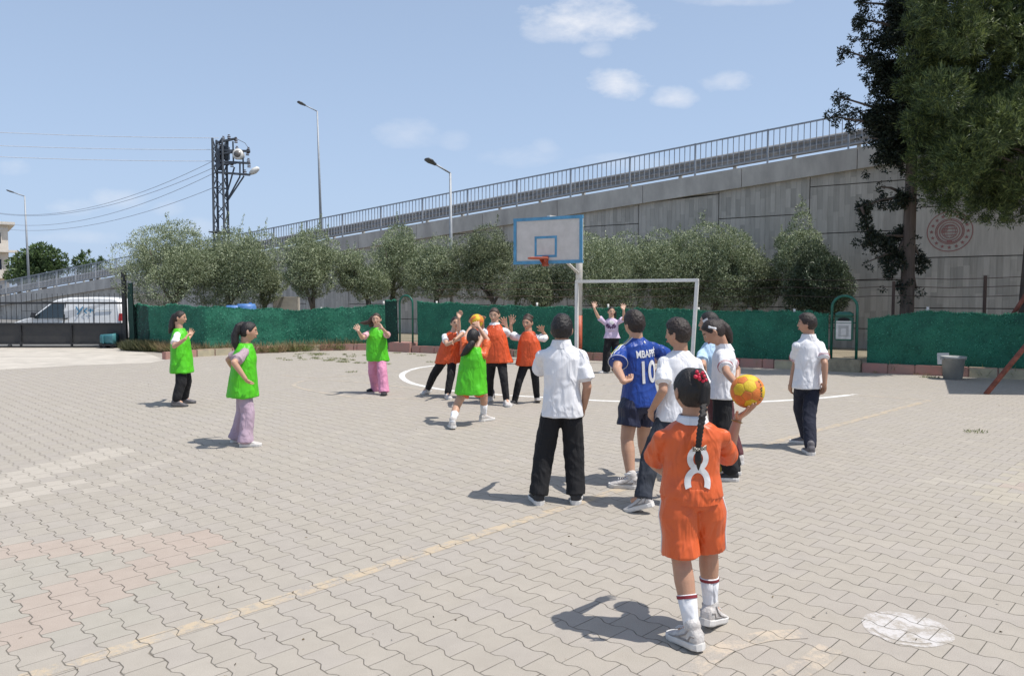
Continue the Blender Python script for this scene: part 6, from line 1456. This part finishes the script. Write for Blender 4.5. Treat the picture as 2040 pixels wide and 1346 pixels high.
def dress15():
    R = r15; org = R['org']; root = R['root']; hy = R['hd'].y; v = Vector
    # braid: overlapping lobes alternating left and right down the back
    back = R['D']-.145
    path = [P(1403,800,hy-.095), P(1400,826,back-.0), P(1396,850,back-.012), P(1393,872,back-.012), P(1391,893,back-.008)]
    def pp(t):
        t = t*(len(path)-1); i = min(int(t), len(path)-2); return path[i].lerp(path[i+1], t-i)
    b = MB(); n = 23
    for i in range(n):
        t = i/(n-1); c = pp(t); d = (pp(min(t+.03,1))-pp(max(t-.03,0))).normalized(); w_ = .0150*(1-.28*t)
        for s in (-1,1):
            if (i+(s > 0)) % 2: continue
            X = v((1,0,0))*s; a1 = c-d*.010+X*w_*.15; a2 = c+X*w_*.55+d*.004; a3 = c-X*w_*.35+d*.020
            b.capsule(a1, a2, .0095*(1-.25*t), .0112*(1-.25*t), 12, 3); b.capsule(a2, a3, .0112*(1-.25*t), .008, 12, 3)
    e = pp(1); b.capsule(e, e+v((.0,-.004,-.05)), .0105, .017, 12); b.capsule(e+v((0,-.004,-.05)), e+v((.002,0,-.095)), .017, .004, 12)
    o = b.build('braid', HAIRB, root, True); voxel(o, .0028, 1); displace(o, lambda co, no: .0012*noise.noise(Vector((co[0]*150, co[1]*150, co[2]*60))))
    bow(R, 1391, 749, mat('red_flower_clip', (.62,.02,.06), .5), .02, 'hair_clip', 13, -.098)
    m = MB(); c = e+v((0,-.006,.0)); m.tube([c+v((.018*cos(a),.014*sin(a),0)) for a in [2*pi*i/16 for i in range(17)]], .006, 8, False)
    for s in (-1,1): m.loft([(c+v((0,-.016,0)), v((0,.003,0)), v((0,0,.005))), (c+v((s*.03,-.018,.006+s*.004)), v((0,.005,0)), v((0,0,.012)))], 10)
    tm = bpy.data.materials.new('checked_tie'); tm.use_nodes = True; ck = tex(tm.node_tree, 'Checker', 160); ck.inputs['Color1'].default_value = (.5,.45,.36,1); ck.inputs['Color2'].default_value = (.05,.04,.035,1); tm.node_tree.links.new(ck.outputs[0], tm.node_tree.nodes['Principled BSDF'].inputs[0])
    m.build('hair_tie', tm, root, True)
    # white collar band
    m = MB(); c = R['neck']; X, Y, U = R['Rc'], R['Fc'], R['u']; H = R['H']
    m.loft([(c-U*.016*H, X*.060*H, Y*.056*H), (c+U*.004*H, X*.052*H, Y*.049*H), (c+U*.014*H, X*.0475*H, Y*.045*H), (c+U*.010*H, X*.043*H, Y*.041*H)], 36, 2, False); m.build('collar', C_W, R['shirt'], True, org=org)
    # waistband gather of the shorts
    m = MB(); zc = P(1377,968,R['D']).z; W_ = 1.02*H
    c = v((R['pel'].x, R['pel'].y, zc)); X, Y = yawv(0)[1], yawv(0)[0]
    secs = []
    vs = []; N = 120
    for j, (dz, k) in enumerate(((-.050,1.01),(-.025,1.03),(-.004,1.0),(.006,.99),(.010,.93))):
        for i in range(N):
            a = 2*pi*i/N; g = 1+.018*sin(a*34+sin(a*5)*2)*(1 if j < 4 else .3); vs.append(c+X*cos(a)*.1035*W_*k*g+Y*sin(a)*.083*W_*k*g+UP*dz*H)
    fs = [(j*N+i, j*N+(i+1) % N, (j+1)*N+(i+1) % N, (j+1)*N+i) for j in range(4) for i in range(N)]
    m.faces(vs, fs); sh_ = [o for o in root.children if o.name.startswith('shorts')][0]; m.build('waistband', C_OR, sh_, True, org=org)
    bv = BVHTree.FromPolygons([q.co.copy() for q in sh_.data.vertices], [tuple(p.vertices) for p in sh_.data.polygons])
    for s, nm in ((1,'R'),(-1,'L')):
        pts = []
        for i in range(16):
            z = zc-.04-.30*i/15; h = bv.ray_cast(v((R['pel'].x+s*.6, R['pel'].y+.01-.0*i, z))-org, v((-s,0,0)), 1.0)
            if h[0]: pts.append(h[0]+h[1]*.001+org)
        if len(pts) > 3: m = MB(); m.tube(pts, .0042, 6); m.build('side_stripe', WTR, sh_, True, org=org)
    # number 8, tucked into the waist
    def ell(cx, cy, rx, ry, th, a0=0, a1=2*pi, n=26):
        out = []
        for i in range(n):
            a = a0+(a1-a0)*i/n; b_ = a0+(a1-a0)*(i+1)/n; out.append([(cx+rx*cos(a), cy+ry*sin(a)), (cx+rx*cos(b_), cy+ry*sin(b_)), (cx+(rx-th)*cos(b_), cy+(ry-th)*sin(b_)), (cx+(rx-th)*cos(a), cy+(ry-th)*sin(a))])
        return out
    items = ell(0,.028,.050,.058,.027)+ell(0,-.082,.060,.074,.029,radians(-24),radians(204))
    project_marks(R, items, WTR, 'number', R['shirt'], (1390,925), dirv=(0,-1,0), off=.006)
    # bracelet
    w_ = R['wr']['R']; d = (R['wr']['R']-R['el']['R']).normalized(); X = d.cross(v((0,1,0))).normalized(); Y = d.cross(X); m = MB(); c = w_-d*.018
    m.tube([c+X*.0255*cos(a)+Y*.0255*sin(a) for a in [2*pi*i/20 for i in range(21)]], .0028, 6, False); m.build('bracelet', mat('gold_bead', (.35,.2,.06), .4, metal=.5), root, True)
dress15()
def dress11():
    R = r11
    project_marks(R, text_polys('MBAPPÉ', .085, .72, .0022), WTR, 'shirt_name', R['shirt'], (1290,705))
    project_marks(R, text_polys('10', .26, .72, .006), WTR, 'shirt_number', R['shirt'], (1291,743), off=.005)
    project_marks(R, [[(-.015,0),(0,.004),(.015,0),(0,-.004)],[(-.004,-.012),(.004,-.012),(.004,.012),(-.004,.012)]], WTR, 'neck_mark', R['shirt'], (1284,681))
    # pale stripes over the left shoulder
    o = R['shirt']; n = R['neck']; s = R['sh']['L']
    for k, mt in ((0, mat('yellow_stripe', (.62,.62,.18), .6)), (1, WTR)):
        m = MB(); a = n+R['Fc']*(-.012-.022*k)+R['u']*.018-R['Rc']*.03; b_ = s+R['u']*.075*R['H']*.55+R['Fc']*(-.012-.022*k); c_ = s.lerp(R['el']['L'], .35)+(-R['Rc'])*.064+R['Fc']*(-.012-.02*k)
        bv = BVHTree.FromPolygons([v.co.copy() for v in o.data.vertices], [tuple(p.vertices) for p in o.data.polygons]); pts = []
        for i in range(14):
            t = i/13; p = a.lerp(b_, min(1, t*1.6)) if t < .62 else b_.lerp(c_, (t-.62)/.38); h = bv.find_nearest(p-R['org']); pts.append(h[0]+h[1]*.002+R['org'])
        m.tube(pts, .0045, 6); m.build('shoulder_stripe', mt, o, True, org=R['org'])
    # round sleeve badge
    c_ = s.lerp(R['el']['L'], .30); bv = BVHTree.FromPolygons([v.co.copy() for v in o.data.vertices], [tuple(p.vertices) for p in o.data.polygons]); h = bv.find_nearest(c_+Vector((-.09,-.05,0))-R['org']); nn = h[1]; X = nn.cross(UP).normalized(); Y = X.cross(nn)
    m = MB(); cc = h[0]+R['org']+nn*.001; m.loft([(cc, X*.026, Y*.030), (cc+nn*.003, X*.026, Y*.030)], 20, 2); m.build('sleeve_badge', WTR, o, org=R['org']); m = MB(); m.loft([(cc+nn*.0035, X*.017, Y*.020), (cc+nn*.0045, X*.017, Y*.020)], 20, 2); m.build('badge_centre', C_BL, o, org=R['org'])
    for k in 'L':
        e = R['sh'][k].lerp(R['el'][k], .55); d = (R['el'][k]-R['sh'][k]).normalized(); X = d.cross(R['Fc']).normalized(); Y = d.cross(X); m = MB(); rr = .047*1.15*R['H']; m.tube([e+d*.016*R['H']+X*rr*cos(a)+Y*rr*sin(a) for a in [2*pi*i/24 for i in range(25)]], .0028, 6, False); m.build('sleeve_hem', WTR, o, True, org=R['org'])
dress11()
def dress9():
    R = r9; dk = mat('print_dark_violet', (.08,.03,.10), .7); wh = mat('print_white', (.75,.74,.72), .7); Fn = Vector(R['Fc'])
    blob = lambda cx, cy, rx, ry, n=9: [[(cx, cy)]+[(cx+rx*cos(a)*(1+.3*(i % 2)), cy+ry*sin(a)*(1+.3*((i+1) % 2))) for i, a in enumerate([2*pi*(j+k)/n for k in (0,1)])] for j in range(n)]
    project_marks(R, blob(0,0,.045,.04), wh, 'print_patch', R['shirt'], (1219,642), dirv=Fn)
    project_marks(R, blob(-.065,0,.035,.045)+blob(.065,0,.035,.045)+blob(-.02,-.03,.02,.03)+blob(.025,-.03,.02,.03), dk, 'print', R['shirt'], (1217.5,649), dirv=Fn)
    project_marks(R, [[(-.06+.026*i, -.012),(-.042+.026*i,-.012),(-.042+.026*i,.012),(-.06+.026*i,.012)] for i in range(5)], mat('print_pale_lettering', (.50,.38,.42), .7), 'print_lettering', R['shirt'], (1218,659), dirv=Fn)
dress9()

# ------------------------------------------------------------------ balls
ballY = mat('ball_yellow', (.72,.50,.02), .6, .08, 30, .35, 220); ballO = mat('ball_orange', (.72,.20,.035), .6, .08, 30, .35, 220); ballS = mat('ball_seam', (.42,.20,.03), .8); inkg = mat('ball_dark_print', (.05,.09,.03), .7)
def ball(c, r, label, rot, script=False, orange=.4):
    bm = bmesh.new(); bmesh.ops.create_icosphere(bm, subdivisions=6, radius=1); ph = (1+sqrt(5))/2; Q = Matrix.Rotation(rot[0],3,'X') @ Matrix.Rotation(rot[1],3,'Y') @ Matrix.Rotation(rot[2],3,'Z')
    pent = [Vector(p).normalized() for a in (-1,1) for b in (-ph,ph) for p in ((0,a,b),(a,b,0),(b,0,a))]
    hexc = []
    for i in range(12):
        for j in range(i+1,12):
            for k in range(j+1,12):
                if all(x.dot(y) > .4 for x, y in ((pent[i],pent[j]),(pent[j],pent[k]),(pent[i],pent[k]))): hexc.append((pent[i]+pent[j]+pent[k]).normalized())
    cen = [(p, .0) for p in pent]+[(h, .028) for h in hexc]; colr = [1 if i < 12 else (0 if (i*7) % 3 else 1) for i in range(len(cen))] if orange else [0]*32
    A = np.array([tuple(Q @ p) for p, b in cen]); B = np.array([b for p, b in cen])
    co = np.array([tuple(v.co) for v in bm.verts]); dt = co @ A.T+B[None]; srt = np.sort(dt, axis=1); gap = srt[:,-1]-srt[:,-2]
    for v, g in zip(bm.verts, gap): v.co *= r*(1-.022*max(0, 1-g/.022))
    for f in bm.faces:
        cc = np.array(f.calc_center_median().normalized()); d = A @ cc+B; o_ = np.argsort(d); f.material_index = 2 if d[o_[-1]]-d[o_[-2]] < .008 else colr[o_[-1]]; f.smooth = True
    me = bpy.data.meshes.new('handball'); bm.to_mesh(me); bm.free()
    for m_ in (ballY, ballO, ballS): me.materials.append(m_)
    o = bpy.data.objects.new('handball', me); COL.objects.link(o); o.location = c; tag(o, label, 'ball')
    if script:        # dark printed script running down the right side
        rs = random.Random(2)
        for i in range(7):
            t = i/6; a = radians(62-14*t); z = .62-1.0*t; pts = []
            for k in range(5):
                aa = radians(38-6*t)+(k-2)*.035+rs.uniform(-.05,.05); zz = z+rs.uniform(-.07,.07); rr = sqrt(max(0,1-zz*zz)); pts.append(Vector((sin(aa)*rr, -cos(aa)*rr, zz))*(r*1.003))
            m = MB(); m.tube(pts, .0021, 5); m.build('printed_script', inkg, o, True, org=(0,0,0))
    return o
ry = r15['wr']['R'].y
_bc = P(1489,779,ry-.005); ball(_bc, 33.5*ry/F, 'yellow and orange handball resting on the raised palm of the nearest girl', (.35,.5,.2), True)
_y2 = max(r8['wr']['R'].y, r8['wr']['L'].y)+.07; ball(P(950,639,_y2), 13.6*_y2/F, 'orange-yellow handball held overhead by the girl throwing in the lime bib', (.1,.2,.9))
